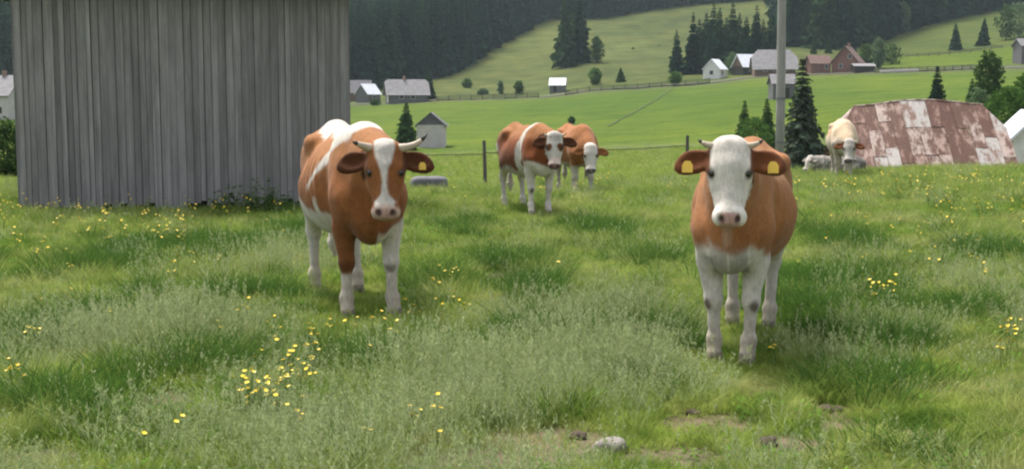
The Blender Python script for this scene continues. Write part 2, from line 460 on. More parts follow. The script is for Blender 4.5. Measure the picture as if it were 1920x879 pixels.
M_RUST = [rust_mat('rusted_sheet', (.38, .26, .215), (.125, .062, .043), .45), rust_mat('half_rusted_sheet', (.44, .34, .295), (.140, .070, .050), .50),
          rust_mat('pale_zinc_sheet', (.44, .40, .37), (.21, .125, .095), .54), rust_mat('red_rust_sheet', (.30, .18, .14), (.115, .055, .038), .42)]
M_OLDPLANK_SHADE = plain('old_planks_shade', (.032, .026, .022), 0.9, 0.45, 5, 0.3, vscale=(6, 6, .6))  # plank colour darkened to stand in for the shade of an open gable

def clip(poly, a, b, c):
    out = []
    for i in range(len(poly)):
        p, q = poly[i], poly[(i + 1) % len(poly)]
        dp, dq = a * p[0] + b * p[1] - c, a * q[0] + b * q[1] - c
        if dp <= 0: out.append(p)
        if dp * dq < 0:
            t = dp / (dp - dq); out.append((p[0] + t * (q[0] - p[0]), p[1] + t * (q[1] - p[1])))
    return out

def rusty_barn():
    X0, X1, Y0, Y1 = 16.75, 24.75, 62.0, 69.5
    zr, ze = 1.36, -2.55
    gz = min(float(H(X0, Y0)), float(H(X1, Y0)), float(H(X0, Y1)), float(H(X1, Y1)))
    root = empty('rust_roofed_barn', (0, 0, 0))
    root.location = ((X0 + X1) / 2, (Y0 + Y1) / 2, gz)
    tag(root, 'barn in the dip under a patchwork of rusted metal roof sheets', 'barn')
    ox, oy = root.location.x, root.location.y
    ym = (Y0 + Y1) / 2; half = (Y1 - Y0) / 2; slope_l = math.hypot(half, zr - ze); hip = 1.15; hip_in = 0.85   # half hips
    fh = hip / (zr - ze)
    rng = random.Random(5)
    def pt(u, v, s):   # u along ridge, v from ridge (0) to eave (1), s = -1 front, +1 back
        k_ = (u - X0) / (X1 - X0); sag = (-0.07 * math.sin(k_ * 9.0) - .22 * max(0, 1 - k_ / .35) - .12 * max(0, (k_ - .75) / .25) + .06 * math.sin(k_ * 3.1)) * (1 - v)
        return Vector((u - ox, ym + s * half * v - oy, zr + (ze - zr) * v + sag - gz))
    for s in (-1, 1):
        nrm = Vector((0, s * (zr - ze), half)).normalized()
        cols, rows = 13, 3
        cw = (X1 - X0 + .3) / cols
        for c in range(cols):
            vj = rng.choice((-.10, 0, 0, .09))
            for rw in range(rows):
                u0 = X0 - .15 + c * cw + .006; u1 = u0 + cw - .012
                v0 = rw / rows + (vj if rw else 0); v1 = (rw + 1) / rows + (vj if rw < rows - 1 else 0)
                poly = [(u0, v0), (u1, v0), (u1, v1 - .004), (u0, v1 - .004)]
                # hips cut the top corners off
                poly = clip(poly, -1, -hip_in / fh, -(X0 - .15 + hip_in)) if True else poly
                if len(poly) > 2: poly = clip(poly, 1, -hip_in / fh, (X1 + .15 - hip_in))
                if len(poly) < 3: continue
                pts = [pt(u, v, s) + nrm * (0.03 + (0.016 if (c + rw) % 2 else 0) + rng.uniform(0, .012)) for u, v in poly]
                if s == 1: pts = pts[::-1]
                if (pts[1] - pts[0]).cross(pts[2] - pts[1]).dot(nrm) < 0: pts = pts[::-1]
                ty = rng.random()
                if s == -1 and c in (5, 6) and rw < 1: mt = M_RUST[2]
                elif s == -1 and rw == 2 and c in (0, 3, 10): mt = M_RUST[2]
                else: mt = M_RUST[0] if ty < .30 else M_RUST[1] if ty < .60 else M_RUST[2] if ty < .74 else M_RUST[3]
                MB().prism(pts, nrm, 0.012).build('roof_sheet', mt, root)
    for s, ux in ((-1, X0 - .15), (1, X1 + .15)):
        a = pt(ux - s * hip_in, 0, -1); b = pt(ux, fh, -1); c = pt(ux, fh, 1)
        nrm = Vector((s * hip, 0, hip_in)).normalized()
        for k in range(3):
            f0, f1 = k / 3, (k + 1) / 3 - .01
            p = [b.lerp(c, f0), b.lerp(c, f1)]
            tp = lambda f: a.lerp(b.lerp(c, f), 0.0) if abs(f - .5) < 1e-3 else None
            def up(f):      # point on the hip edge above the base point at fraction f
                return b.lerp(a, min(1, 2 * f)) if f <= .5 else c.lerp(a, min(1, 2 * (1 - f)))
            q = [up(f1), up(f0)] if k != 1 else [up(f1), a, up(f0)]
            poly = [v + nrm * .03 for v in p + q]
            if k == 0: poly = [v + nrm * .03 for v in (p[0], p[1], up(f1))]
            if k == 2: poly = [v + nrm * .03 for v in (p[0], c, up(f0))]
            if (poly[1] - poly[0]).cross(poly[2] - poly[1]).dot(nrm) < 0: poly = poly[::-1]
            MB().prism(poly, nrm, 0.014).build('hip_sheet', M_RUST[2] if k != 1 else M_RUST[1], root)
    MB().tube([pt(X0 + hip_in - .15 + (X1 - X0 - 2 * hip_in + .3) * i / 10, 0, -1) + Vector((0, 0, .05)) for i in range(11)], 0.05, 6).build('ridge_cap', M_RUST[1], root)
    # walls: plank gables set back under the verge, coloured dark like a shaded open end
    for s, gx in ((-1, X0 + .35), (1, X1 - .35)):
        p = [pt(gx, 1, -1), pt(gx, 1, 1), pt(gx, fh, 1), pt(gx, fh, -1)]
        p = [v - Vector((0, 0, .12)) for v in p]
        n_ = 14
        for k in range(n_):
            y0 = -half + .1 + k * (2 * half - .2) / n_; y1 = y0 + (2 * half - .2) / n_ - .02
            def zt(y): return min(zr - hip - .1, zr - abs(y) / half * (zr - ze) - .1) - gz
            x_ = gx - ox
            MB().prism([(x_, ym + y0 - oy, -.3), (x_, ym + y1 - oy, -.3), (x_, ym + y1 - oy, zt(y1)), (x_, ym + y0 - oy, zt(y0))], (1, 0, 0), .03).build('gable_plank', M_OLDPLANK_SHADE, root)
    MB().box(X0 + .4 - ox, X1 - .4 - ox, Y0 + .35 - oy, Y0 + .45 - oy, -.3, ze + .2 - gz).build('front_wall', M_OLDPLANK_SHADE, root)
    MB().box(X0 + .4 - ox, X1 - .4 - ox, Y1 - .45 - oy, Y1 - .35 - oy, -.3, ze + .2 - gz).build('back_wall', M_OLDPLANK_SHADE, root)
rusty_barn()

# ------------------------------------------------------------------ houses across the valley
M_WHITEWALL = plain('whitewash', (.62, .60, .57), 0.85, 0.12, 2)
M_GREYWOOD = plain('grey_wood', (.13, .125, .125), 0.9, 0.3, 4, vscale=(5, 5, .7))
M_BROWNWOOD = plain('brown_wood', (.15, .10, .075), 0.9, 0.3, 4, vscale=(5, 5, .7))
M_REDWALL = plain('red_wall', (.20, .105, .08), 0.85, 0.25, 2)
M_GREYROOF = plain('grey_roof', (.20, .19, .195), 0.7, 0.25, 1.2)
M_DARKROOF = plain('dark_roof', (.11, .105, .115), 0.75, 0.3, 1.2)
M_ZINC = plain('bright_zinc', (.66, .67, .72), 0.4, 0.10, 1.0, spec=.5)
M_REDROOF = plain('red_brown_roof', (.16, .10, .085), 0.8, 0.3, 1.5)
M_PALE = plain('pale_plaster', (.47, .43, .41), 0.85, 0.12, 1.5)
M_GLASS = plain('dark_glass', (.03, .035, .04), 0.1, 0.2, 1, 0, spec=.6)
M_BRICK = plain('chimney_brick', (.26, .16, .13), 0.9, 0.3, 6)

def house(name, label, loc, rz, L, W, wh, rh, wall, roof, gable=None, hip=0.0, ov=0.5, win=(), door=None, chimney=None, cat='house', base=None, trim=None):
    """ridge along local x; windows as (side, position, height, w, h); side f/b/l/r"""
    root = empty(name, loc, rz); tag(root, label, cat)
    mb = MB(); mb.box(-L/2, L/2, -W/2, W/2, -1.6, wh); mb.build('wall', wall, root)
    if hip < 0.99:
        for s in (-1, 1):
            x = s * (L/2 - .015); t = rh * (1 - hip)
            y = W/2 * hip
            poly = [(x, -W/2, wh + .002), (x, W/2, wh + .002), (x, y, wh + t), (x, -y, wh + t)] if hip > 0.02 else [(x, -W/2, wh + .002), (x, W/2, wh + .002), (x, 0, wh + rh - .05)]
            MB().prism(poly, (1, 0, 0), .03).build('gable', gable or wall, root)
    sl_ = rh / (W/2); e = ov; zt = wh + rh + .12; t = .14
    hx = hip * W/2 * 0.9 if hip else 0
    mbr = MB()
    for s in (-1, 1):
        y0 = s * (W/2 + e); ze = wh - e * sl_ + .12
        yh = s * (W/2) * hip; zh = zt - rh * hip
        if hip: p = [(-L/2 - e, y0, ze), (L/2 + e, y0, ze), (L/2 + e, yh, zh), (L/2 + e - hx, 0, zt), (-L/2 - e + hx, 0, zt), (-L/2 - e, yh, zh)]
        else: p = [(-L/2 - e, y0, ze), (L/2 + e, y0, ze), (L/2 + e, 0, zt), (-L/2 - e, 0, zt)]
        if s > 0: p = p[::-1]
        mbr.prism(p, (0, s * sl_, 1), t)
    if hip:
        for s in (-1, 1):
            yh = W/2 * hip; zh = zt - rh * hip
            p = [(s * (L/2 + e), -yh, zh - .004), (s * (L/2 + e), yh, zh - .004), (s * (L/2 + e - hx), 0, zt - .004)]
            if s < 0: p = p[::-1]
            mbr.prism(p, (s * rh * hip, 0, hx), t)
    ro = mbr.build('roof', roof, root)
    if trim is not None:
        for s in (-1, 1):
            y0 = s * (W/2 + e + .02); ze = wh - e * sl_ + .02
            MB().box(-L/2 - e, L/2 + e, min(y0, y0 + s * .04), max(y0, y0 + s * .04), ze - .12, ze + .16).build('eave_board', trim, root)
    for side, pos, z, ww, hh in win:
        if side in 'fb':
            y = (-W/2 if side == 'f' else W/2); o_ = -1 if side == 'f' else 1
            fo = MB().box(pos - ww/2 - .08, pos + ww/2 + .08, min(y, y + o_ * .05), max(y, y + o_ * .05), z - .08, z + hh + .08).build('window', M_WHITEWALL, root)
            MB().box(pos - ww/2, pos + ww/2, min(y + o_ * .052, y + o_ * .07), max(y + o_ * .052, y + o_ * .07), z, z + hh).build('pane', M_GLASS, fo)
        else:
            x = (-L/2 if side == 'l' else L/2); o_ = -1 if side == 'l' else 1
            fo = MB().box(min(x, x + o_ * .05), max(x, x + o_ * .05), pos - ww/2 - .08, pos + ww/2 + .08, z - .08, z + hh + .08).build('window', M_WHITEWALL, root)
            MB().box(min(x + o_ * .052, x + o_ * .07), max(x + o_ * .052, x + o_ * .07), pos - ww/2, pos + ww/2, z, z + hh).build('pane', M_GLASS, fo)
    if door:
        side, pos, ww, hh, dm = door
        if side == 'f': MB().box(pos - ww/2, pos + ww/2, -W/2 - .06, -W/2 - .002, 0, hh).build('door', dm, root)
        else:
            x = -L/2 if side == 'l' else L/2; o_ = -1 if side == 'l' else 1
            MB().box(min(x + o_ * .002, x + o_ * .06), max(x + o_ * .002, x + o_ * .06), pos - ww/2, pos + ww/2, 0, hh).build('door', dm, root)
    if chimney:
        MB().box(chimney - .3, chimney + .3, -.3, .3, wh + rh - .5, wh + rh + 1.0).build('chimney', M_BRICK, ro)
    return root

# left group below the forest
house('farmhouse', 'grey-roofed farmhouse with pale gable doors beside the dark forest', at(762, 318), R(12), 9.5, 6.6, 2.3, 3.2, M_GREYWOOD, M_GREYROOF, M_BROWNWOOD, hip=0.25, ov=.7,
      win=(('f', -1.6, .9, .9, 1.0), ('f', 1.2, .9, .9, 1.0), ('l', 1.2, .2, 1.3, 1.9)), door=('l', -1.4, 1.3, 2.1, M_WHITEWALL), chimney=-.5)
house('outbuilding', 'small dark outbuilding with a bright metal roof beside the farmhouse', at(690, 335), R(55), 5.0, 4.2, 2.2, 2.4, M_GREYWOOD, M_ZINC, M_GREYWOOD, ov=.3, win=(('f', 0, .8, .8, .9),), cat='shed')
house('valley_barn', 'violet-grey roofed barn half hidden behind the plank barn corner', at(662, 345), R(5), 9, 6, 2.4, 3.0, M_BROWNWOOD, M_DARKROOF, ov=.5, win=(('f', 2, .9, .9, 1),), cat='barn')
# white hay hut in the lime field, gable towards us
house('hay_hut', 'pale plastered hut with a dark gable standing alone in the green field', at(809, 163), R(90), 3.9, 3.55, 2.9, 1.45, M_PALE, M_DARKROOF, M_DARKROOF, ov=.22, cat='hut', trim=M_PALE)
# zinc-roofed hut on the slope
house('field_hut', 'little grey hut with a white metal roof on the hillside lane', at(1046, 330), R(-8), 3.9, 3.4, 1.9, 1.7, M_GREYWOOD, M_ZINC, ov=.25, door=('f', -.6, .8, 1.6, M_DARKWOOD), cat='hut')
# village on the lane
house('white_cottage', 'white cottage with a steep front gable at the foot of the spruces', at(1340, 338), R(60), 5.2, 4.6, 2.4, 2.4, M_WHITEWALL, M_ZINC, M_WHITEWALL, ov=.3, win=(('l', 0, .9, .9, 1.0), ('f', -1, .9, .8, 1.0)))
house('village_shed', 'dark shed with a bright skewed metal roof next to the white cottage', at(1396, 345), R(24), 4.6, 5.2, 2.2, 3.0, M_DARKWOOD, M_ZINC, M_BROWNWOOD, ov=.4, win=(('f', 0, .7, .8, .9),), cat='shed')
house('village_house', 'long village house with a big hipped grey roof and white eaves', at(1449, 337), R(-5), 10.2, 7.8, 2.0, 4.2, M_BROWNWOOD, M_GREYROOF, hip=.5, ov=.7, win=(('f', -2.5, .7, .9, 1), ('f', 0, .7, .9, 1), ('f', 2.4, .7, .9, 1)), chimney=1, trim=M_WHITEWALL)
house('store_hut', 'grey timber store below the lane behind the utility pole', at(1465, 240), R(3), 4.0, 3.4, 2.8, 1.5, M_GREYWOOD, M_GREYROOF, ov=.35, door=('f', .5, 1.0, 1.9, M_DARKWOOD), cat='shed')
house('red_shed', 'low red shed between the big spruce and the red gabled house', at(1532, 340), R(8), 5.2, 4.4, 2.4, 1.9, M_REDWALL, M_REDROOF, ov=.4, win=(('f', 1.4, .9, .8, 1.0),), cat='shed')
house('red_house', 'red gabled house with a steep roof at the end of the lane', at(1588, 342), R(64), 7.5, 6.6, 2.5, 3.8, M_REDWALL, M_REDROOF, M_REDWALL, ov=.5, win=(('l', -1.2, 3.2, .8, 1.0), ('l', 1.0, .8, .8, 1.0), ('f', 1.2, .8, .8, 1.0)), chimney=.5)
house('lean_to', 'low dark lean-to with a pale flat roof against the red house', at(1616, 336), R(2), 5.0, 3.2, 1.5, .55, M_DARKWOOD, M_GREYROOF, ov=.35, cat='shed')
house('hill_hut', 'grey board hut standing high on the bright green slope', at(1919, 352), R(10), 4.6, 4.2, 4.4, 1.6, M_GREYWOOD, M_GREYROOF, ov=.4, door=('f', -.8, .9, 1.9, M_DARKWOOD), cat='hut')
house('roofed_shelter', 'white-roofed shelter just beyond the rusted barn', at(1934, 84), R(80), 5.0, 3.0, 2.4, 1.5, M_WHITEWALL, M_ZINC, M_WHITEWALL, ov=.3, cat='shed')
house('pale_farmhouse', 'pale farmhouse seen past the far corner of the plank barn', at(2, 250), R(-20), 9, 6.5, 4.5, 3.2, M_PALE, M_GREYROOF, ov=.5, win=(('f', -2.5, 1, 1, 1.2), ('f', 0, 1, 1, 1.2), ('f', 2.5, 1, 1, 1.2)), chimney=1)

# ------------------------------------------------------------------ fences, pole, slab
M_POST = plain('split_post', (.105, .095, .085), 0.9, 0.35, 9, 0.4, vscale=(6, 6, .6))
M_POLE = plain('pole_wood', (.27, .26, .245), 0.9, 0.25, 5, 0.3, vscale=(6, 6, .35))
M_WIRE = plain('wire', (.16, .16, .16), 0.5, 0.1, 5, 0, metal=.6)
def fence(name, label, pts, post_h, post_r, rails, mat, rail_r=.05, cat='fence'):
    root = empty(name, pts[0]); tag(root, label, cat); o0 = Vector(pts[0]); rng = random.Random(len(pts))
    tops = []
    for p in pts:
        p = Vector(p); q = p + Vector((rng.uniform(-.04, .04), rng.uniform(-.04, .04), post_h * rng.uniform(.94, 1.05)))
        MB().tube([p - o0 - Vector((0, 0, .3)), (p + q) / 2 - o0, q - o0], [post_r, post_r * .95, post_r * .82], 7).build('post', mat, root); tops.append(p)
    for hgt in rails:
        for a, b in zip(tops[:-1], tops[1:]):
            s = Vector((0, 0, hgt))
            MB().tube([a + s - o0 + Vector((0, -.02, rng.uniform(-.03, .03))), (a + b) / 2 + s - o0 + Vector((0, 0, -.03)), b + s - o0 + Vector((0, -.02, rng.uniform(-.03, .03)))], rail_r, 5).build('rail', mat, root)
    return root
fence('pasture_fence', 'dark split-post fence running behind the grazing cows', [at(p, 34.5 + 0.004 * abs(p - 900)) for p in (530, 720, 910, 1100, 1290)], 1.25, .055, (.95,), M_POST, .012)
for k, (a, b, n_, lab) in enumerate(((820, 1010, 9, 'weathered rail fence along the lane below the forest meadow'), (1060, 1330, 12, 'weathered rail fence along the lane between the hut and the white cottage'), (1640, 1850, 13, 'dark rail fence along the lane beyond the red house and lean-to'))):
    pts = [at(a + (b - a) * i / n_, float(interp_px(LANE_PX, az_of(a + (b - a) * i / n_))) - 3) for i in range(n_ + 1)]
    fence('lane_fence', lab, pts, 1.3, .11, (1.15, .75, .35), M_POST, .09)
pts = [at(1640 + 235 * i / 12, 392 + 22 * i / 12) for i in range(13)]
fence('hill_fence', 'dark rail fence climbing the bright green slope under the small spruces', pts, 1.2, .10, (1.0, .6), M_POST, .09)
# long pale timber stack by the lane
def timber_stack():
    a, b = at(1650, 331), at(1722, 333); root = empty('timber_stack', a); tag(root, 'long stack of pale sawn timber beside the lane fence', 'timber')
    d = b - a; rng = random.Random(3)
    for k in range(4):
        for j in range(3):
            p = d * (k / 4); q = d * ((k + .96) / 4)
            MB().tube([p + Vector((0, j * .3, .22 + .02 * j)), q + Vector((0, j * .3, .22))], .16, 6).build('beam', M_PALE, root)
            MB().tube([p + Vector((0, j * .3 + .1, .55)), q + Vector((0, j * .3 + .1, .55))], .16, 6).build('beam', M_PALE, root)
timber_stack()

def utility_pole():
    p = at(1464, 36.5); root = empty('utility_pole', p); tag(root, 'tall bare timber utility pole standing behind the white-faced cow', 'pole')
    MB().tube([(0, 0, -.4), (0, 0, 2), (-.03, 0, 5), (-.06, 0, 8.2)], [.13, .125, .115, .105], 14).build('shaft', M_POLE, root, smooth=True)
    MB().box(-.8, .7, -.19, -.13, 7.6, 7.72).build('crossarm', M_POST, root)
    for x in (-.7, -.05, .6): MB().tube([(x, -.16, 7.72), (x, -.16, 7.85), (x, -.16, 7.92)], [.03, .06, .03], 8).build('insulator', M_WHITEWALL, root)
    for z in (1.0, 2.2): MB().tube([(0, 0, z - .03), (0, 0, z + .03)], .137, 14).build('binding', M_WIRE, root)
utility_pole()

def slab(px, r, sx, sy, sz, label, mat, seed, name='stone_slab'):
    p = at(px, r); rng = np.random.RandomState(seed)
    bm = bmesh.new(); bmesh.ops.create_icosphere(bm, subdivisions=3, radius=1)
    for v in bm.verts:
        n_ = float(wob(np.array([[v.co.x, v.co.y, v.co.z]]), 1.9, seed % 5)[0])
        c = v.co * (1 + .16 * n_); f = lambda t: math.copysign(abs(t) ** .4, t)
        v.co = Vector((f(c.x) * sx, f(c.y) * sy, f(c.z) * sz))
    me = bpy.data.meshes.new(name); bm.to_mesh(me); bm.free()
    me.polygons.foreach_set('use_smooth', [True] * len(me.polygons))
    o = link(name, me, None, mat, p + Vector((0, 0, sz * .55))); o.rotation_euler = (0, 0, rng.uniform(0, .3))
    return tag(o, label, 'stone')
M_STONE = plain('grey_stone', (.13, .125, .14), 0.9, 0.25, 5, .4)
slab(802, 27.5, .40, .30, .24, 'flat grey stone slab in the grass behind the horned cow', M_STONE, 2)
# ------------------------------------------------------------------ trees
def quads_np(cen, ax, up, ln, wd):
    """leaf quads: centre root, axis, side vector, length, width -> V,F (kite shaped)"""
    n = len(cen)
    V = np.empty((n, 4, 3)); L = ln[:, None]; W = wd[:, None]
    V[:, 0] = cen; V[:, 1] = cen + ax * L * .45 + up * W * .5; V[:, 2] = cen + ax * L; V[:, 3] = cen + ax * L * .45 - up * W * .5
    F = np.arange(n * 4).reshape(n, 4)
    return V.reshape(-1, 3), F
def unit(v): return v / np.maximum(np.linalg.norm(v, axis=-1, keepdims=True), 1e-9)

def spruce_crown(h, rad, whorls, nb, sub, seed, droop=.35, bare=.05, ragged=.25):
    rng = np.random.RandomState(seed); cen = []; ax = []; up = []; ln = []; wd = []
    lop = rng.uniform(0, 6.28)
    for w_ in range(whorls):
        t = (w_ + rng.uniform(-.3, .3)) / whorls; z = h * (bare + (1 - bare) * np.clip(t, 0, .985))
        rl = rad * (1 - t) ** .85 * (1 + .10 * math.sin(w_ * 1.9)) + rad * .05
        m = max(4, int(round(nb * (1 - .55 * t))))
        a0 = rng.uniform(0, 6.28)
        for b in range(m):
            a = a0 + 6.283 * b / m + rng.uniform(-.3, .3)
            L = rl * rng.uniform(1 - ragged * 1.6, 1 + ragged * .6) * (1 + .12 * math.cos(a - lop))
            if rng.rand() < .05: L *= .5
            d = np.array([math.cos(a), math.sin(a), 0]); sd_ = np.array([-math.sin(a), math.cos(a), 0])
            rise = .25 * (t - .35)
            for s in range(sub):
                f = (s + .25) / sub
                p = d * (L * f) + np.array([0, 0, z + L * (rise * f - droop * f * f + .12 * max(0, f - .75))])
                tw = L / sub * rng.uniform(1.3, 2.0) + h * .006
                for sg in (-1, 0, 1):
                    v = d * rng.uniform(.4, .9) + sd_ * (sg * rng.uniform(.4, 1.0) + rng.uniform(-.2, .2)) + np.array([0, 0, -rng.uniform(.1, .75) - (.5 if sg == 0 else 0)])
                    cen.append(p); ax.append(v / np.linalg.norm(v)); q = np.cross(v, rng.normal(size=3)); up.append(q / np.linalg.norm(q)); ln.append(max(tw, h * .018)); wd.append(max(tw, h * .018) * rng.uniform(.45, .8))
    cen = np.array(cen); tipc = np.array([[0, 0, h * .93]])
    V, F = quads_np(cen, np.array(ax), np.array(up), np.array(ln), np.array(wd))
    k = 8; tz = rng.uniform(.86, .99, k)                        # the leader
    a = rng.uniform(0, 6.28, k); axs = unit(np.stack([np.cos(a) * .4, np.sin(a) * .4, np.ones(k)], -1)); ups = unit(np.cross(axs, rng.normal(size=(k, 3))))
    V2, F2 = quads_np(np.stack([np.zeros(k), np.zeros(k), tz * h * .96], -1), axs, ups, np.full(k, h * .05), np.full(k, h * .012))
    return np.vstack([V, V2]), np.vstack([F, F2 + len(V)])

def broad_crown(h, wdt, n, seed, low=.18, clumps=34, leaf=.1, tall=1.0):
    rng = np.random.RandomState(seed)
    cc = []; cr = []
    for k in range(clumps):
        t = (k + rng.uniform(0, 1)) / clumps; a = k * 2.4 + rng.uniform(-.4, .4)
        prof_ = math.sin(math.pi * min(1, t * .86 + .12)) ** .7
        rr = wdt * .40 * prof_ * math.sqrt(rng.uniform(.05, 1))
        cc.append((rr * math.cos(a), rr * math.sin(a), h * (low + (1 - low) * (t * .86 + .06)))); cr.append(wdt * rng.uniform(.10, .20))
    cc = np.array(cc); cr = np.array(cr)
    i = rng.randint(0, clumps, n); d = unit(rng.normal(size=(n, 3))); rad = cr[i] * rng.uniform(.35, 1.0, n) ** .5
    P = cc[i] + d * rad[:, None] * [1, 1, .8]
    P[:, 2] = np.clip(P[:, 2], h * low * .4, h)
    ax = unit(d * .6 + rng.normal(size=(n, 3)) * .7 + [0, 0, -.15]); up = unit(np.cross(ax, rng.normal(size=(n, 3))))
    ln = leaf * rng.uniform(.7, 1.5, n)
    V, F = quads_np(P, ax, up, ln, ln * rng.uniform(.5, .8, n))
    return V, F, cc

LEAFC = {
 'spruce_far': leaf_mat('spruce_needles', [(.012, .034, .018), (.026, .062, .028), (.017, .046, .027), (.040, .078, .030)], trans=.15),
 'spruce_young': leaf_mat('young_spruce_needles', [(.035, .075, .025), (.05, .10, .03)], trans=.2),
 'grey_spruce': leaf_mat('grey_spruce_needles', [(.055, .078, .052), (.07, .095, .062)], trans=.2),
 'broad': leaf_mat('broad_leaves', [(.06, .12, .025), (.08, .15, .035), (.07, .13, .04)], trans=.3),
 'broad_pale': leaf_mat('pale_leaves', [(.10, .16, .07), (.12, .18, .09)], trans=.3),
 'broad_dark': leaf_mat('dark_leaves', [(.05, .095, .025), (.065, .115, .035)], trans=.25),
}
M_BARK = plain('bark', (.09, .07, .055), 0.95, 0.4, 8, .5)

def trunk_mesh(h, r, seed, limbs=()):
    rng = random.Random(seed); mb = MB()
    mb.tube([(0, 0, -.6), (0, 0, h * .02), (rng.uniform(-.01, .01) * h, rng.uniform(-.01, .01) * h, h * .5), (0, 0, h * .95)], [r * 1.25, r, r * .6, r * .12], 7)
    for c in limbs:
        z0 = max(h * .08, c[2] * .55)
        mb.tube([(0, 0, z0), (c[0] * .55, c[1] * .55, (z0 + c[2]) * .52), tuple(c)], [r * .5, r * .3, r * .1], 5)
    return mb.mesh('trunk', True)

def spruce(label, p, h, rad, mat='spruce_far', detail=1, seed=1, group=None, name='spruce_tree', meshes=None, rz=0.0):
    root = empty(name, p, rz); tag(root, label, 'tree', group)
    if meshes is None:
        wh, nb, sub = ((20, 9, 3), (30, 13, 3), (42, 15, 6))[detail]
        V, F = spruce_crown(h, rad, wh, nb, sub, seed)
        cm = mesh_np('crown', V, F); tm = trunk_mesh(h, h * .013 + .04, seed)
    else:
        cm, tm, h0 = meshes; root.scale = (h / h0 * rad, h / h0 * rad, h / h0)
    link('crown', cm, root, LEAFC[mat]); link('trunk', tm, root, M_BARK)
    return root
def broad(label, p, h, wdt, mat='broad', n=1500, leaf=.3, seed=1, low=.15, clumps=34, name='leafy_tree', cat='tree', group=None):
    root = empty(name, p); tag(root, label, cat, group)
    V, F, cc = broad_crown(h, wdt, n, seed, low, clumps, leaf)
    link('crown', mesh_np('crown', V, F), root, LEAFC[mat])
    link('trunk', trunk_mesh(h * .9, h * .016 + .03, seed, cc[:5]), root, M_BARK)
    return root
def top_h(px, r, ytop):
    p = at(px, r); return p, z_of(px, ytop, r) - p.z

def T(px, ytop, r, label, kind='spruce', ratio=.2, **kw):
    p, h = top_h(px, r, ytop)
    if kind == 'spruce': return spruce(label, p, h, h * ratio, **kw)
    return broad(label, p, h, h * ratio, **kw)

# mid-distance, one by one
T(762, 190, 150, 'young dark-green spruce standing beside the pale gabled hut', ratio=.27, mat='spruce_young', detail=2, seed=2)
T(1397, 187, 108, 'slim young spruce on the far side of the low bush by the utility pole', ratio=.20, mat='spruce_young', detail=2, seed=3)
T(1438, 183, 104, 'young spruce close to the utility pole', ratio=.21, mat='spruce_young', detail=2, seed=4)
T(1418, 222, 100, 'low bright-green bush between the two young spruces', 'broad', ratio=1.0, n=2500, leaf=.16, seed=5, name='bush', cat='bush')
T(1503, 106, 88, 'tall grey-green spruce behind the utility pole', ratio=.215, mat='grey_spruce', detail=2, seed=6)
T(1756, 122, 150, 'small pointed spruce above the ridge of the rusted roof', ratio=.21, mat='spruce_far', detail=2, seed=7)
T(1822, 146, 140, 'short dark spruce beside the greyish willow bush behind the rusted roof', ratio=.24, mat='spruce_far', detail=2, seed=8)
T(1853, 93, 132, 'tall green poplar-like tree behind the rusted barn', 'broad', ratio=.42, n=4200, leaf=.26, seed=9, mat='broad_dark', low=.08)
T(1836, 165, 128, 'greyish willow bush at the foot of the poplar-like tree', 'broad', ratio=.7, n=2000, leaf=.2, seed=10, mat='broad_pale', name='bush', cat='bush')
T(1896, 160, 98, 'rounded bright-green tree beside the white-roofed shelter', 'broad', ratio=.85, n=4500, leaf=.2, seed=11, mat='broad', low=.05)
T(1925, 130, 104, 'leafy tree at the edge of the dip under the hill hut', 'broad', ratio=.5, n=3000, leaf=.22, seed=12, mat='broad', low=.05)
T(10, 222, 46, 'dark round bush past the far corner of the plank barn', 'broad', ratio=.9, n=4000, leaf=.10, seed=13, mat='broad_dark', low=.03, name='bush', cat='bush')
T(1072, 220, 205, 'lone dark bush in the lime-green field', 'broad', ratio=.9, n=900, leaf=.28, seed=14, mat='broad_dark', low=.03, name='bush', cat='bush')
# hillside
T(1061, -38, 418, 'shorter of the tall spruce pair on the hillside meadow', ratio=.12, detail=1, seed=20)
T(1083, -52, 424, 'taller of the spruce pair on the hillside meadow', ratio=.13, detail=1, seed=21)
T(1118, 68, 418, 'leafy tree close beside the tall spruce pair', 'broad', ratio=.55, n=1500, leaf=.6, seed=22, mat='broad_dark', low=.05)
T(1116, 128, 344, 'pale bushy tree just above the lane near the zinc-roofed hut', 'broad', ratio=1.0, n=1500, leaf=.45, seed=23, mat='broad', low=.03)
T(1163, 126, 343, 'dark conical bush above the lane', ratio=.34, detail=1, seed=24, mat='spruce_young')
T(1266, 136, 317, 'small round tree on the lane below the lone dark spruce', 'broad', ratio=1.1, n=1200, leaf=.4, seed=25, low=.25)
T(938, 152, 345, 'slim pale bush on the meadow beside the conical bush', 'broad', ratio=.5, n=800, leaf=.4, seed=26, mat='broad_pale', name='bush', cat='bush', low=.03)
T(973, 152, 338, 'conical green bush on the meadow near the zinc-roofed hut', 'broad', ratio=.8, n=1000, leaf=.4, seed=27, mat='broad_dark', name='bush', cat='bush', low=.03)
T(876, 148, 380, 'round bush on the rough meadow below the forest edge', 'broad', ratio=1.2, n=800, leaf=.45, seed=28, mat='broad', name='bush', cat='bush', low=.03)
T(905, 168, 345, 'spreading pale thicket beside the lane fence', 'broad', ratio=2.4, n=1200, leaf=.4, seed=29, mat='broad_pale', name='bush', cat='bush', low=.03)
T(1186, 92, 470, 'small round bush high on the olive hillside', 'broad', ratio=1.0, n=500, leaf=.5, seed=30, mat='broad', name='bush', cat='bush', low=.03)
T(1235, 88, 475, 'small upright bush high on the olive hillside', 'broad', ratio=.8, n=500, leaf=.5, seed=31, mat='broad', name='bush', cat='bush', low=.03)
T(1267, 54, 372, 'lone dark spruce standing apart from the spruce grove', ratio=.17, detail=1, seed=32)
T(804, 128, 326, 'dark spruce at the gable of the grey-roofed farmhouse', ratio=.22, detail=1, seed=33)
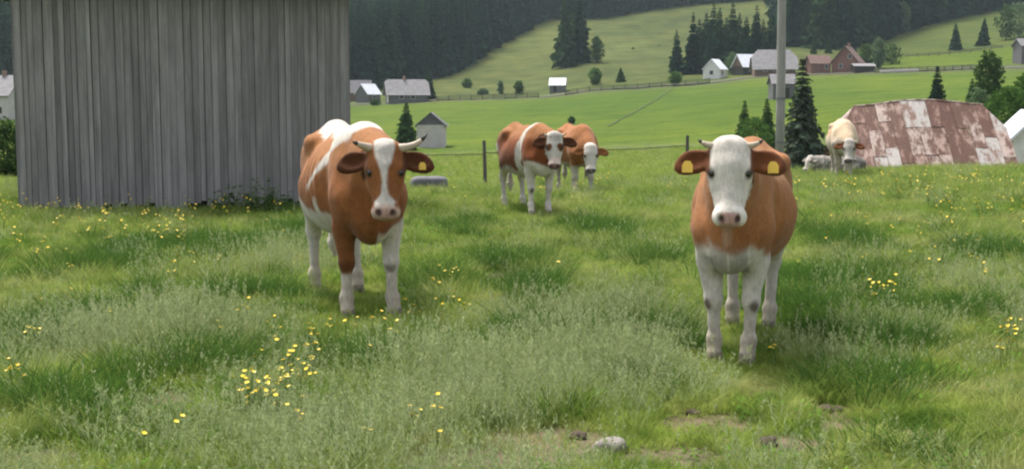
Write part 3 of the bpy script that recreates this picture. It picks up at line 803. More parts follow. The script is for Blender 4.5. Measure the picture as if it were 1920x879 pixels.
T(1787, 42, 425, 'small dark spruce on the bright green slope', ratio=.22, detail=1, seed=34)
T(1841, 32, 430, 'small spruce above the hill fence', ratio=.22, detail=1, seed=35)
T(1882, 8, 440, 'dark leafy tree at the upper end of the hill fence', 'broad', ratio=.7, n=1200, leaf=.6, seed=36, mat='broad_dark', low=.05)
T(1905, 5, 446, 'pale leafy tree at the upper end of the hill fence', 'broad', ratio=.9, n=1500, leaf=.6, seed=37, mat='broad_pale', low=.05)
T(1688, 4, 492, 'pale birch-like tree standing in front of the dark forest', 'broad', ratio=.6, n=1800, leaf=.7, seed=38, mat='broad_pale', low=.1)
T(1590, 22, 432, 'spruce rising behind the red gabled house', ratio=.17, detail=1, seed=39)
T(1524, 72, 420, 'short spruce on the light patch behind the red shed', ratio=.2, detail=1, seed=40, mat='spruce_young')
T(1551, 66, 424, 'short spruce between the red shed and the red house roofs', ratio=.18, detail=1, seed=41, mat='spruce_young')
T(1622, 84, 356, 'dense dark bush behind the lean-to', 'broad', ratio=1.0, n=1500, leaf=.5, seed=42, mat='broad_dark', name='bush', cat='bush', low=.03)
T(1645, 70, 352, 'grey-green poplar at the end of the lean-to', 'broad', ratio=.45, n=1500, leaf=.5, seed=43, mat='broad_pale', low=.05)
T(1668, 82, 372, 'low bush at the foot of the hill fence', 'broad', ratio=1.2, n=900, leaf=.5, seed=44, mat='broad_dark', name='bush', cat='bush', low=.03)
T(1372, 100, 352, 'grey-green bush between the white cottage and the skewed shed', 'broad', ratio=.9, n=900, leaf=.5, seed=45, mat='broad_pale', name='bush', cat='bush', low=.03)
T(703, 188, 310, 'dark low bush in front of the farmhouse doors', 'broad', ratio=2.2, n=600, leaf=.35, seed=46, mat='broad_dark', name='bush', cat='bush', low=.03)
# grove behind the village
grove = [(1298, 22, 362), (1309, 34, 372), (1322, 22, 376), (1336, 4, 380), (1347, 12, 370), (1360, 30, 386), (1371, 0, 378), (1384, 22, 392), (1397, 30, 372), (1416, 8, 382), (1428, 34, 390), (1444, 20, 380), (1408, 52, 366), (1330, 48, 364)]
for i, (px, yt, r) in enumerate(grove):
    T(px, yt, r, 'dark spruce in the grove behind the village roofs', ratio=.155 + .02 * (i % 3), detail=1, seed=60 + i, group='spruce grove behind the village')

# the forest: edge trees one by one, the mass behind as one body
protos = []
for k in range(7):
    h0 = 24.0; V, F = spruce_crown(h0, 3.5 + .3 * (k % 3), 26, 11, 3, 200 + k, bare=.04)
    protos.append((mesh_np('crown', V, F), trunk_mesh(h0, .32, 300 + k), h0))
bprotos = []
for k in range(2):
    V, F, cc = broad_crown(15, 8.5, 2200, 400 + k, .12, 18, .75)
    bprotos.append((mesh_np('crown', V, F), trunk_mesh(14, .25, 400 + k, cc[:5]), 15.0))
for cm, tm, h0 in protos: cm.materials.append(LEAFC['spruce_far']); tm.materials.append(M_BARK)
for cm, tm, h0 in bprotos: cm.materials.append(LEAFC['broad_pale']); tm.materials.append(M_BARK)
rng = random.Random(77)
edge_labels = [(740, 'tall dark spruce at the forest edge above the farmhouse'), (1010, 'tall dark spruce at the forest edge where the meadow climbs'), (1450, 'far dark spruce along the upper rim of the hillside meadow'), (1640, 'tall dark spruce at the forest edge behind the red house'), (3000, 'dark spruce at the forest edge above the bright green slope')]
px = 640.0
while px < 1935:
    r = float(interp_px(FOREST_PX, az_of(px))) + rng.uniform(0, 5)
    if not (1452 < px < 1470):
        lab = next(l for lim, l in edge_labels if px < lim)
        h = rng.uniform(19, 28) * (1.0 if px < 1010 or px > 1450 else .8)
        spruce(lab, at(px, r), h, rng.uniform(.85, 1.15), seed=0, group='spruces along the forest edge: ' + lab.split('edge ')[-1].split('along ')[-1], meshes=protos[rng.randrange(7)], rz=rng.uniform(0, 6.28))
    px += rng.uniform(5.5, 9.5) * 2400 / r / 4.0 * (.9 if r < 480 else 1.3)

def gn_instancer(name, pts, scale, rot, idx, coll, kind='stuff', label=None, cat=None, tilt=None):
    me = bpy.data.meshes.new(name); me.vertices.add(len(pts)); me.vertices.foreach_set('co', np.asarray(pts, np.float32).ravel())
    sc = me.attributes.new('inst_scale', 'FLOAT_VECTOR', 'POINT'); sc.data.foreach_set('vector', np.asarray(scale, np.float32).ravel())
    ro = me.attributes.new('inst_rot', 'FLOAT_VECTOR', 'POINT'); ro.data.foreach_set('vector', np.asarray(rot, np.float32).ravel())
    ii = me.attributes.new('inst_idx', 'INT', 'POINT'); ii.data.foreach_set('value', np.asarray(idx, np.int32))
    me.update(); o = link(name, me)
    g = bpy.data.node_groups.new(name + '_nodes', 'GeometryNodeTree')
    g.interface.new_socket('Geometry', in_out='INPUT', socket_type='NodeSocketGeometry'); g.interface.new_socket('Geometry', in_out='OUTPUT', socket_type='NodeSocketGeometry')
    gi = g.nodes.new('NodeGroupInput'); go = g.nodes.new('NodeGroupOutput'); iop = g.nodes.new('GeometryNodeInstanceOnPoints')
    ci = g.nodes.new('GeometryNodeCollectionInfo'); ci.inputs['Collection'].default_value = coll; ci.inputs['Separate Children'].default_value = True; ci.inputs['Reset Children'].default_value = True
    def named(nm, ty):
        a = g.nodes.new('GeometryNodeInputNamedAttribute'); a.data_type = ty; a.inputs['Name'].default_value = nm; return a.outputs['Attribute']
    g.links.new(gi.outputs[0], iop.inputs['Points']); g.links.new(ci.outputs[0], iop.inputs['Instance'])
    iop.inputs['Pick Instance'].default_value = True
    g.links.new(named('inst_idx', 'INT'), iop.inputs['Instance Index']); g.links.new(named('inst_scale', 'FLOAT_VECTOR'), iop.inputs['Scale'])
    e2r = g.nodes.new('FunctionNodeEulerToRotation'); g.links.new(named('inst_rot', 'FLOAT_VECTOR'), e2r.inputs[0]); g.links.new(e2r.outputs[0], iop.inputs['Rotation'])
    g.links.new(iop.outputs[0], go.inputs[0])
    md = o.modifiers.new('scatter', 'NODES'); md.node_group = g
    tag(o, label, cat, kind=kind)
    return o
def proto_coll(name, meshes):
    co = bpy.data.collections.new(name)
    for i, me in enumerate(meshes):
        co.objects.link(bpy.data.objects.new('%s_%02d' % (name, i), me))
    return co
def forest_mass():
    r_ = np.random.RandomState(9); n = 16000
    a = r_.uniform(R(-28), R(28), n); fr0 = interp_px(FOREST_PX, a); d = 5 + 240 * r_.uniform(0, 1, n) ** 1.25
    r = fr0 + d; keep = r_.uniform(0, 1, n) < (r / 800) * .55
    a, r = a[keep], r[keep]; x, y = r * np.sin(a), r * np.cos(a); n = len(a)
    pts = np.stack([x, y, H(x, y) - .3], -1)
    h = r_.uniform(.72, 1.2, n); wv = r_.uniform(.85, 1.2, n)
    light = ((wob(np.stack([x, y, x * 0], -1), .02, 1) > .55) & (r_.uniform(0, 1, n) < .6)) | (np.exp(-((a - az_of(838)) / .014) ** 2 - ((r - 545) / 40) ** 2) > r_.uniform(.1, .8, n)) | (r_.uniform(0, 1, n) < .03)
    idx = np.where(light, 7 + r_.randint(0, 2, n), r_.randint(0, 7, n))
    scl = np.stack([h * wv, h * wv, h], -1); rot = np.zeros((n, 3)); rot[:, 2] = r_.uniform(0, 6.28, n)
    co = proto_coll('forest_source', [p[0] for p in protos] + [p[0] for p in bprotos])
    gn_instancer('spruce_forest', pts, scl, rot, idx, co, label='dense dark spruce forest covering the far hillside', cat='forest')
forest_mass()
# ------------------------------------------------------------------ cows: one continuous body each, shaped as a smooth-blended volume
def surface_nets(D, org, h):
    s = D < 0
    nx, ny, nz = D.shape
    cnt = np.zeros((nx - 1, ny - 1, nz - 1), np.int8)
    for dx in (0, 1):
        for dy in (0, 1):
            for dz in (0, 1): cnt += s[dx:nx - 1 + dx, dy:ny - 1 + dy, dz:nz - 1 + dz]
    act = (cnt > 0) & (cnt < 8)
    I = np.argwhere(act); n = len(I)
    idx = np.full(act.shape, -1, np.int32); idx[act] = np.arange(n)
    cor = [(a, b, c) for a in (0, 1) for b in (0, 1) for c in (0, 1)]
    val = {c: D[I[:, 0] + c[0], I[:, 1] + c[1], I[:, 2] + c[2]] for c in cor}
    acc = np.zeros((n, 3)); num = np.zeros(n)
    for c0 in cor:
        for ax in range(3):
            if c0[ax]: continue
            c1 = list(c0); c1[ax] = 1; c1 = tuple(c1)
            v0, v1 = val[c0], val[c1]; m = (v0 < 0) != (v1 < 0)
            t = np.where(m, v0 / np.where(m, v0 - v1, 1), 0)
            p = np.array(c0, float)[None] + np.zeros((n, 3)); p[:, ax] += t
            acc += p * m[:, None]; num += m
    V = (I + acc / num[:, None]) * h + org
    F = []
    for ax in range(3):
        o = [k for k in range(3) if k != ax]
        sl0 = [slice(None)] * 3; sl1 = [slice(None)] * 3
        sl0[ax] = slice(0, -1); sl1[ax] = slice(1, None)
        a, b = s[tuple(sl0)], s[tuple(sl1)]
        E = np.argwhere(a != b)
        E = E[(E[:, o[0]] > 0) & (E[:, o[1]] > 0) & (E[:, o[0]] < D.shape[o[0]] - 1) & (E[:, o[1]] < D.shape[o[1]] - 1)]
        inside = a[E[:, 0], E[:, 1], E[:, 2]]
        q = []
        for d0, d1 in ((1, 1), (0, 1), (0, 0), (1, 0)):
            c = E.copy(); c[:, o[0]] -= d0; c[:, o[1]] -= d1
            q.append(idx[c[:, 0], c[:, 1], c[:, 2]])
        q = np.stack(q, -1)
        flip = inside if ax != 1 else ~inside
        q[~flip] = q[~flip][:, ::-1]
        F.append(q)
    return V, np.vstack(F)

class Vol:
    def __init__(s, lo, hi, h):
        s.h = h; s.org = np.array(lo, float); s.n = np.ceil((np.array(hi) - s.org) / h).astype(int) + 1
        s.D = np.full(tuple(s.n), 1.0, np.float32); s.Hd = np.full(tuple(s.n), 1.0, np.float32)
    def sl(s, c, ext):
        lo = np.clip(np.floor((np.array(c) - ext - s.org) / s.h).astype(int), 0, s.n); hi = np.clip(np.ceil((np.array(c) + ext - s.org) / s.h).astype(int) + 1, 0, s.n)
        if (hi <= lo).any(): return None, None
        g = np.meshgrid(*[s.org[k] + np.arange(lo[k], hi[k]) * s.h for k in range(3)], indexing='ij')
        return tuple(slice(lo[k], hi[k]) for k in range(3)), np.stack(g, -1)
    def put(s, sl, d, k, head=False, cut=False):
        a = s.D[sl]
        if cut:
            d = -d; h = np.maximum(k - np.abs(a - d), 0) / k; s.D[sl] = np.maximum(a, d) + h * h * k * .25
        else:
            h = np.maximum(k - np.abs(a - d), 0) / k; s.D[sl] = np.minimum(a, d) - h * h * k * .25
            if head: s.Hd[sl] = np.minimum(s.Hd[sl], d)
    def ell(s, c, r, M=None, k=.06, head=False, cut=False):
        r = np.array(r, float); sl, P = s.sl(c, r.max() + k + .04)
        if sl is None: return
        q = P - np.array(c)
        if M is not None: q = q @ M                       # columns of M are the local axes
        k0 = np.linalg.norm(q / r, axis=-1); k1 = np.linalg.norm(q / (r * r), axis=-1) + 1e-6
        s.put(sl, (k0 * (k0 - 1) / k1).astype(np.float32), k, head, cut)
    def cone(s, a, b, ra, rb, k=.05, head=False, flat=None, cut=False):
        """round cone; flat = (axis vector, factor) squeezes it along that axis"""
        a, b = np.array(a, float), np.array(b, float); c = (a + b) / 2
        e = np.abs(b - a) / 2 + max(ra, rb) + k + .04; sl, P = s.sl(c, e)
        if sl is None: return
        pa = P - a; ba = b - a; t = np.clip((pa @ ba) / (ba @ ba), 0, 1); q = pa - t[..., None] * ba
        if flat is not None:
            u, f = np.array(flat[0], float), flat[1]; q = q + (q @ u)[..., None] * u * (1 / f - 1)
        d = np.linalg.norm(q, axis=-1) - (ra + (rb - ra) * t)
        s.put(sl, d.astype(np.float32), k, head, cut)

def cow_mat():
    m, n, b = new_mat('cow_coat')
    a = n.nodes.new('ShaderNodeAttribute'); a.attribute_name = 'col'
    tc = n.nodes.new('ShaderNodeTexCoord')
    t = noise_node(n, 55, 5, .75, tc.outputs['Object'], (1, 1, .35)); t2 = noise_node(n, 7, 5, .65, tc.outputs['Object'])
    r = ramp(n, [(.25, .62), (.75, 1.3)]); n.links.new(t.outputs['Fac'], r.inputs['Fac'])
    r2 = ramp(n, [(.3, .72), (.7, 1.2)]); n.links.new(t2.outputs['Fac'], r2.inputs['Fac'])
    c = mixc(n, 'MULTIPLY', .7, mixc(n, 'MULTIPLY', .8, a.outputs['Color'], r.outputs['Color']), r2.outputs['Color'])
    n.links.new(c, b.inputs['Base Color']); b.inputs['Roughness'].default_value = .88; b.inputs['Specular IOR Level'].default_value = .12
    b.inputs['Sheen Weight'].default_value = .08; b.inputs['Sheen Roughness'].default_value = .5
    bp = n.nodes.new('ShaderNodeBump'); bp.inputs['Strength'].default_value = .6; bp.inputs['Distance'].default_value = .008
    n.links.new(t.outputs['Fac'], bp.inputs['Height']); n.links.new(bp.outputs['Normal'], b.inputs['Normal'])
    return m
M_COW = cow_mat()
M_EYE = plain('eye', (.012, .008, .006), .12, .1, 3, 0, spec=.6)
M_HORN = plain('horn', (.42, .35, .26), .5, .2, 12, .15)
M_HORNTIP = plain('horn_tip', (.05, .045, .04), .5, .2, 12, .15)
M_HOOF = plain('hoof', (.20, .17, .13), .6, .35, 14, .3)
M_TAG = plain('ear_tag', (.50, .33, .045), .5, .08, 8, 0)

def hoof_mesh():
    mb = MB()
    for s in (-1, 1):
        a = [(-.045, s * .004), (.035, s * .004), (.062, s * .018), (.045, s * .046), (-.02, s * .054), (-.048, s * .04)]
        if s < 0: a = a[::-1]
        n = len(a)
        V = [(x, y, 0) for x, y in a] + [(x * .93, y * .97, .03) for x, y in a] + [(x * .72 - .006, y * .86, .082) for x, y in a]
        F = [list(range(n - 1, -1, -1)), [2 * n + i for i in range(n)]] + [[r * n + i, r * n + (i + 1) % n, (r + 1) * n + (i + 1) % n, (r + 1) * n + i] for r in (0, 1) for i in range(n)]
        mb.add(V, F)
    return mb.mesh('hoof', False)
HOOF = hoof_mesh(); HOOF.materials.append(M_HOOF)
def eye_mesh():
    bm = bmesh.new(); bmesh.ops.create_uvsphere(bm, u_segments=14, v_segments=10, radius=.026); me = bpy.data.meshes.new('eye'); bm.to_mesh(me); bm.free()
    me.polygons.foreach_set('use_smooth', [True] * len(me.polygons)); me.materials.append(M_EYE); return me
EYEM = eye_mesh()

def cow(name, label, loc, yaw, sc, coat, poll, hyaw, hpitch, feet=None, horns=None, tags=(), res=.016, belly=1.0, lying=False, head_size=1.0, legy=.15, chest=1.0, ear=(.16, .98, -.10), group=None, fat=1.0, chest_drop=0.0):
    feet = feet or {}
    cy, sy, cp, sp = math.cos(hyaw), math.sin(hyaw), math.cos(hpitch), math.sin(hpitch)
    fx = np.array([cp * cy, cp * sy, -sp]); fl = np.array([-sy, cy, 0.]); fn = np.cross(fx, fl)
    M = np.stack([fx, fl, fn], 1); poll = np.array(poll, float); hs_ = head_size
    hp = lambda q: poll + M @ (np.array(q, float) * hs_)
    ms = np.array([hp((.55, 0, 0)), hp((0, .38, 0)), hp((0, -.38, 0)), hp((0, 0, .12)), hp((-.12, 0, 0)), poll])
    lo = np.minimum(ms.min(0) - .06, [-1.22, -.5, -.02]); hi = np.maximum(ms.max(0) + .06, [.8, .5, 1.52])
    lo[2] = min(lo[2], -.02)
    G = Vol(lo, hi, res)
    f = fat; B = belly
    dz = -.62 if lying else 0.0                                 # a lying cow's trunk rests on the ground
    Z = lambda z: z + dz
    # trunk
    G.ell((.04 if chest < 1 else .10, 0, Z(.95)), (.58 if chest < 1 else .62, .29 * f, .35), k=.10)
    G.ell((-.20, 0, Z(.90 - .02 * B)), (.55, .335 * f * B, .345 * B), k=.12)
    G.ell((.47, 0, Z(.96)), (.32, .225 * f * chest, .335), k=.12)
    G.ell((-.66, 0, Z(1.08)), (.33, .235 * f, .24), k=.12)
    G.cone((.46, 0, Z(1.27)), (-.10, 0, Z(1.235)), .075, .07, k=.14)
    G.cone((-.10, 0, Z(1.235)), (-.62, 0, Z(1.285)), .07, .07, k=.12)
    G.cone((-.62, 0, Z(1.285)), (-.93, 0, Z(1.235)), .07, .055, k=.10)
    G.ell((.42, 0, Z(1.26)), (.18, .085, .085), k=.10)
    for s in (-1, 1):
        G.ell((-.50, s * .215 * f, Z(1.22)), (.085, .05, .05), k=.13)            # hooks
        G.ell((-.93, s * .115, Z(1.12)), (.06, .05, .07), k=.10)                   # pins
        G.cone((.38, s * .135, Z(1.18)), (.60, s * .185 * f * chest, Z(.86)), .10, .125 * chest, k=.12, flat=((0, 1, 0), .75))  # shoulder blade
    G.ell((.66, 0, Z(.76 - chest_drop)), (.13, .13, .17), k=.14)                    # brisket
    for s in (-1, 1):
        G.ell((-.29, s * .43 * f, Z(1.13)), (.13, .13, .09), k=.14, cut=True)         # hollow of the flank
        G.ell((.69, s * .30, Z(1.10)), (.06, .12, .16), k=.12, cut=True)              # groove in front of the shoulder
        G.ell((.30, s * .385 * f * (.5 + .5 * chest), Z(.92)), (.05, .11, .24), k=.10, cut=True)           # behind the shoulder
    # neck
    nb = hp((.10, 0, -.17)); n0 = np.array([.50, 0, Z(1.03)]); n1 = np.array([.52, 0, Z(.92)])
    mid = n0 * .45 + nb * .55 + np.array([0, 0, .02])
    G.cone(n0, mid, .25, .175, k=.14, flat=((0, 1, 0), .78 * chest)); G.cone(mid, nb, .175, .125, k=.12, flat=(fl, .85))
    G.cone(n1, hp((.22, 0, -.19)), .17, .075, k=.14, flat=((0, 1, 0), .6))          # throat and dewlap
    G.cone((.44, 0, Z(1.25)), hp((.02, 0, -.13)), .085, .085, k=.12)               # crest
    # legs
    fcs = {}
    if not lying:
        for s, key in ((1, 'fl'), (-1, 'fr')):
            dx, dy = feet.get(key, (0, 0))
            W = lambda x, y, z: (x + dx * max(0, 1 - z / .85), s * y + dy * max(0, 1 - z / .85), z)
            G.cone(W(.55, legy + .02, .86), W(.50, legy + .015, .66), .125, .088, k=.08, flat=((0, 1, 0), .8))
            G.cone(W(.50, legy + .015, .66), W(.51, legy, .43), .082, .053, k=.05)
            G.ell(W(.515, legy, .40), (.056, .056, .065), k=.03)
            G.cone(W(.51, legy, .38), W(.505, legy, .19), .043, .036, k=.03)
            G.ell(W(.505, legy, .155), (.05, .051, .05), k=.03)
            G.cone(W(.51, legy, .14), W(.54, legy, .07), .043, .050, k=.03)
            fcs[key] = (W(.545, legy, 0.0))
        for s, key in ((1, 'hl'), (-1, 'hr')):
            dx, dy = feet.get(key, (0, 0))
            W = lambda x, y, z: (x + dx * max(0, 1 - z / .95), s * y + dy * max(0, 1 - z / .95), z)
            G.cone(W(-.68, .135, 1.06), W(-.56, .175, .80), .20, .15, k=.10, flat=((0, 1, 0), .66))
            G.ell(W(-.42, .205, .80), (.13, .085, .15), k=.10)
            G.cone(W(-.84, .13, 1.0), W(-.78, .14, .72), .11, .075, k=.10)
            G.cone(W(-.58, .18, .76), W(-.80, .155, .52), .105, .056, k=.08)
            G.cone(W(-.88, .15, .60), W(-.84, .15, .50), .032, .042, k=.05)
            G.ell(W(-.81, .152, .49), (.062, .05, .065), k=.04)
            G.cone(W(-.80, .152, .47), W(-.765, .152, .20), .044, .038, k=.03)
            G.ell(W(-.76, .152, .16), (.052, .052, .052), k=.03)
            G.cone(W(-.755, .152, .145), W(-.725, .152, .07), .044, .05, k=.03)
            fcs[key] = W(-.72, .152, 0.0)
        G.cone((-.96, 0, Z(1.24)), (-1.03, .02, .95), .042, .028, k=.05); G.cone((-1.03, .02, .95), (-1.0, .03, .62), .026, .022, k=.03)
        G.cone((-1.0, .03, .62), (-.99, .03, .38), .03, .05, k=.03); G.cone((-.99, .03, .38), (-.98, .03, .28), .05, .02, k=.03)
        G.ell((-.48, 0, .66), (.16, .12, .11), k=.08)                               # udder
    else:
        for s in (-1, 1):
            G.cone((.50, s * .2, .28), (.68, s * .24, .09), .12, .07, k=.06); G.cone((.68, s * .24, .09), (.42, s * .24, .06), .055, .045, k=.04)
            G.cone((-.55, s * .24, .34), (-.30, s * .38, .14), .17, .09, k=.08); G.cone((-.30, s * .38, .12), (-.62, s * .42, .07), .07, .045, k=.05)
        G.cone((-.95, 0, .6), (-1.02, .1, .12), .04, .04, k=.05)
    # head
    E = lambda c, r, k, **kw: G.ell(hp(c), np.array(r) * hs_, M, k, True, **kw)
    K = lambda a, b, ra, rb, k, **kw: G.cone(hp(a), hp(b), ra * hs_, rb * hs_, k, True, **kw)
    E((.03, 0, -.085), (.085, .095, .085), .05); E((.09, 0, -.085), (.13, .120, .088), .05)
    E((.0, 0, -.06), (.055, .102, .058), .05)
    E((.13, 0, -.052), (.10, .110, .055), .05)
    K((.15, 0, -.075), (.40, 0, -.068), .088, .064, .05, flat=(fl, .95))
    E((.435, 0, -.072), (.068, .092, .066), .04); E((.455, 0, -.050), (.045, .080, .045), .03)
    for s in (-1, 1): E((.44, s * .055, -.075), (.05, .042, .055), .03)
    K((.15, 0, -.17), (.41, 0, -.135), .085, .045, .05); E((.435, 0, -.135), (.055, .06, .035), .03)
    for s in (-1, 1):
        E((.17, s * .07, -.16), (.11, .045, .085), .05)
        E((.130, s * .094, -.045), (.040, .022, .026), .03)                         # brow
        K((.16, s * .095, -.075), (.34, s * .062, -.10), .035, .03, .05)            # cheek ridge
    for s in (-1, 1):
        E((.468, s * .048, -.012), (.021, .014, .020), .012, cut=True)              # nostrils
        K((.405, s * .08, -.118), (.47, s * .07, -.122), .007, .007, .008, cut=True)
        # ears: cupped, held sideways
        e = np.array([ear[0], s * ear[1], ear[2]]); e /= np.linalg.norm(e)
        b0 = np.array([.055, s * .108, -.085]); wv = np.array([1., 0, .12]); wv -= e * (wv @ e); wv /= np.linalg.norm(wv); nv = np.cross(e, wv); nv *= np.sign(nv[2]) or 1
        EM = M @ np.stack([e, wv, nv], 1)
        ce = b0 + e * .115 + wv * .012
        G.cone(hp(b0 - e * .02), hp(b0 + e * .07), .034 * hs_, .045 * hs_, .03, True)
        G.ell(hp(ce), np.array((.105, .082, .028)) * hs_, EM, .025, True)
        G.ell(hp(ce + e * .055 + wv * .018), np.array((.072, .058, .020)) * hs_, EM, .02, True)
        G.ell(hp(ce + nv * .030 - e * .005), np.array((.088, .060, .026)) * hs_, EM, .015, True, cut=True)
    V, F = surface_nets(G.D, G.org, G.h)
    ii = np.clip(np.round((V - G.org) / G.h).astype(int), 0, np.array(G.D.shape) - 1)
    hd = G.Hd[ii[:, 0], ii[:, 1], ii[:, 2]]
    Q = ((V - poll) @ M) / hs_
    me = mesh_np('body', V, F, smooth=True)
    nrm = np.empty(len(V) * 3, np.float32); me.vertices.foreach_get('normal', nrm); nrm = nrm.reshape(-1, 3)
    col = coat(V - np.array([0, 0, dz]), Q, hd, nrm @ M, nrm)
    me.vertices.foreach_set('co', (V + nrm * (.004 * np.sin(V[:, 0] * 80 + V[:, 2] * 14) * sstep(.2, .27, np.abs(V[:, 1])) * sstep(-.4, -.25, V[:, 0]) * (1 - sstep(.15, .3, V[:, 0])) * sstep(.75, .9, V[:, 2] - dz) * (1 - sstep(1.1, 1.2, V[:, 2] - dz)) + .0035 * wob(V, 11, 1) + .0025 * wob(V * [1, 1, .5], 34, 2))[:, None]).astype(np.float32).ravel()); me.update()
    # shared marks: eye rims, nostrils, mouth line
    for s in (-1, 1):
        de = np.linalg.norm((Q - np.array([.178, s * .103, -.040])) / [1.2, 1, 1], axis=1)
        wgt = (1 - sstep(.022, .040, de)) * (hd < .03); col = col * (1 - wgt[:, None] * .8) + np.array([.06, .035, .022]) * wgt[:, None] * .8
        dn = np.linalg.norm((Q - np.array([.470, s * .048, -.014])) / [1.3, 1, 1], axis=1)
        wgt = (1 - sstep(.015, .026, dn)) * (hd < .03); col = col * (1 - wgt[:, None] * .85) + np.array([.03, .017, .014]) * wgt[:, None] * .85
    mouth = np.exp(-((Q[:, 2] + .12) / .009) ** 2) * (Q[:, 0] > .40) * (hd < .03)
    col = col * (1 - .7 * mouth[:, None]) + np.array([.05, .03, .025]) * .7 * mouth[:, None]
    color_attr(me, np.clip(col, .004, .85)); me.materials.append(M_COW)
    root = empty(name, loc, yaw, sc); tag(root, label, 'cow', group)
    link('body', me, root)
    for s in (-1, 1):
        o = link('eye', EYEM, root); o.location = hp((.178, s * .101, -.038)); o.scale = (hs_,) * 3
    for key, p in fcs.items():
        o = link('hoof', HOOF, root); o.location = p
    for hpts, rads in (horns or ()):
        P_ = [hp(q) for q in hpts]
        n_ = len(P_); k_ = max(2, int(n_ * .72))
        hn = MB().tube(P_[:k_ + 1], [r * hs_ for r in rads[:k_ + 1]], 10).build('horn', M_HORN, root, smooth=True)
        MB().tube(P_[k_:], [r * hs_ * 1.02 for r in rads[k_:]], 10).build('tip', M_HORNTIP, hn, smooth=True)
    for s, sz in tags:
        e = np.array([ear[0], s * ear[1], ear[2]]); e /= np.linalg.norm(e)
        c = np.array([.055, s * .108, -.085]) + e * .15 + np.array([.045, 0, .040]); a, b = .032 * sz, .040 * sz
        q = [(c[0] - b * .9, c[1] - a * .5, c[2]), (c[0] - b * .9, c[1] + a * .5, c[2]), (c[0] - b * .2, c[1] + a, c[2] + .004), (c[0] + b, c[1] + a, c[2] + .008), (c[0] + b, c[1] - a, c[2] + .008), (c[0] - b * .2, c[1] - a, c[2] + .004)]
        MB().prism([hp(v) for v in q], fn, .004).build('ear_tag', M_TAG, root)
    return root

BROWN = np.array([.255, .096, .031]); DEEP = np.array([.150, .050, .017]); TAN = np.array([.34, .158, .063]); WHITE = np.array([.56, .51, .45]); GREY = np.array([.33, .30, .265]); PINK = np.array([.46, .27, .23]); DARK = np.array([.055, .035, .022])
def paint(c, col, m): m = np.clip(m, 0, 1)[:, None]; return c * (1 - m) + np.asarray(col) * m
def ears_mask(Q, hd): return sstep(.112, .13, np.abs(Q[:, 1])) * (hd < .05) * sstep(.22, .17, Q[:, 0]) if False else sstep(.112, .13, np.abs(Q[:, 1])) * (hd < .05) * (1 - sstep(.16, .20, Q[:, 0]))

def knees(c, V, keys=((.51, .15), (.51, -.15)), z=.37, col=DARK, a=.85):
    for x, y in keys:
        d = np.linalg.norm((V - np.array([x + .05, y, z])) / [1, 1, 1.1], axis=1); c = paint(c, col, (1 - sstep(.022, .055, d + .018 * wob(V, 22, 2))) * a)
    return c

def coat_a(V, Q, hd, nq, nv):
    x, y, z = V.T; n = wob(V, 7, 0); n2 = wob(V, 2.6, 1)
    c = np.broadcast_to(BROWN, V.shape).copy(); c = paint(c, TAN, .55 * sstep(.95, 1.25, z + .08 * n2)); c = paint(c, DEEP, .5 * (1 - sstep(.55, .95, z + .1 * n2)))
    body = sstep(.02, .06, hd)
    n = n + .5 * wob(V, 26, 3); w_ = lambda d, s=.022: (1 - sstep(-s, s, d + .045 * n))
    # white along the spine and over the rump, and a band down behind the shoulder
    c = paint(c, WHITE, body * w_(np.abs(y + .02) - .13) * sstep(1.16, 1.2, z) * (1 - sstep(.52, .60, x + .04 * n)))
    line = (x - .40) - (z - 1.28) * .95
    c = paint(c, WHITE, body * w_(np.abs(line) - (.028 + .12 * sstep(.95, 1.28, z)), .022) * sstep(.86, .94, z) * (y < .12))
    c = paint(c, WHITE, body * w_(np.linalg.norm((V - [.12, -.30, .78]) / [.7, 1.0, 1.4], axis=1) - .045, .02) * (y < 0))
    # belly patch
    c = paint(c, WHITE * .93, body * (1 - sstep(.70, .76, z + .05 * n + .10 * (x - .1))) * (x < .30) * (x > -.75))
    # legs
    left_front = (x > .3) * (y > .02); right_front = (x > .3) * (y <= .02); hind = (x <= .3)
    c = paint(c, WHITE, (1 - sstep(.64, .70, z + .05 * n + .25 * (.12 - y))) * left_front)
    c = paint(c, BROWN * .75, ((z < .72) * (z > .30) * right_front).astype(float))
    c = paint(c, WHITE, (1 - sstep(.315, .355, z + .02 * n)) * right_front)
    c = paint(c, DEEP * .8, np.exp(-((z - .38) / .05) ** 2) * right_front)
    c = paint(c, WHITE, (1 - sstep(.62, .70, z + .05 * n)) * hind); c = knees(c, V, ((.51, .15),))
    c = paint(c, WHITE * [.62, .55, .42], (1 - sstep(.05, .45, z + .12 * n)) * .6)
    # head
    h = hd < .03; q0, q1, q2 = Q.T
    c = paint(c, BROWN * .92, h * 1.0); c = paint(c, TAN * 1.05, h * sstep(.075, .11, np.abs(q1)) * (q2 < -.09))
    wd = np.interp(q0, [-.1, .02, .09, .17, .26, .34, .38], [.06, .068, .055, .026, .020, .030, .07])
    c = paint(c, WHITE, h * (1 - sstep(-.010, .010, np.abs(q1 + .006) - wd + .008 * wob(Q, 20, 1))) * (q2 > -.13))
    c = paint(c, GREY * 1.25, h * (1 - sstep(.02, .055, np.hypot(q0 - .06, q1))) * .55 * (q2 > -.1))
    c = paint(c, np.array([.56, .42, .34]), h * sstep(.385, .42, q0 - .03 * np.abs(q1) / .08) * (q2 > -.125)); c = paint(c, PINK * .85, h * sstep(.432, .447, q0) * (np.abs(q1) < .075) * (q2 > -.10) * .8)
    c = paint(c, BROWN * .62, h * (q0 > .38) * (1 - sstep(-.145, -.125, q2)))
    e = ears_mask(Q, hd); c = paint(c, BROWN * .6, e); c = paint(c, DEEP * .5, e * sstep(.2, .6, nq[:, 2]))
    return c
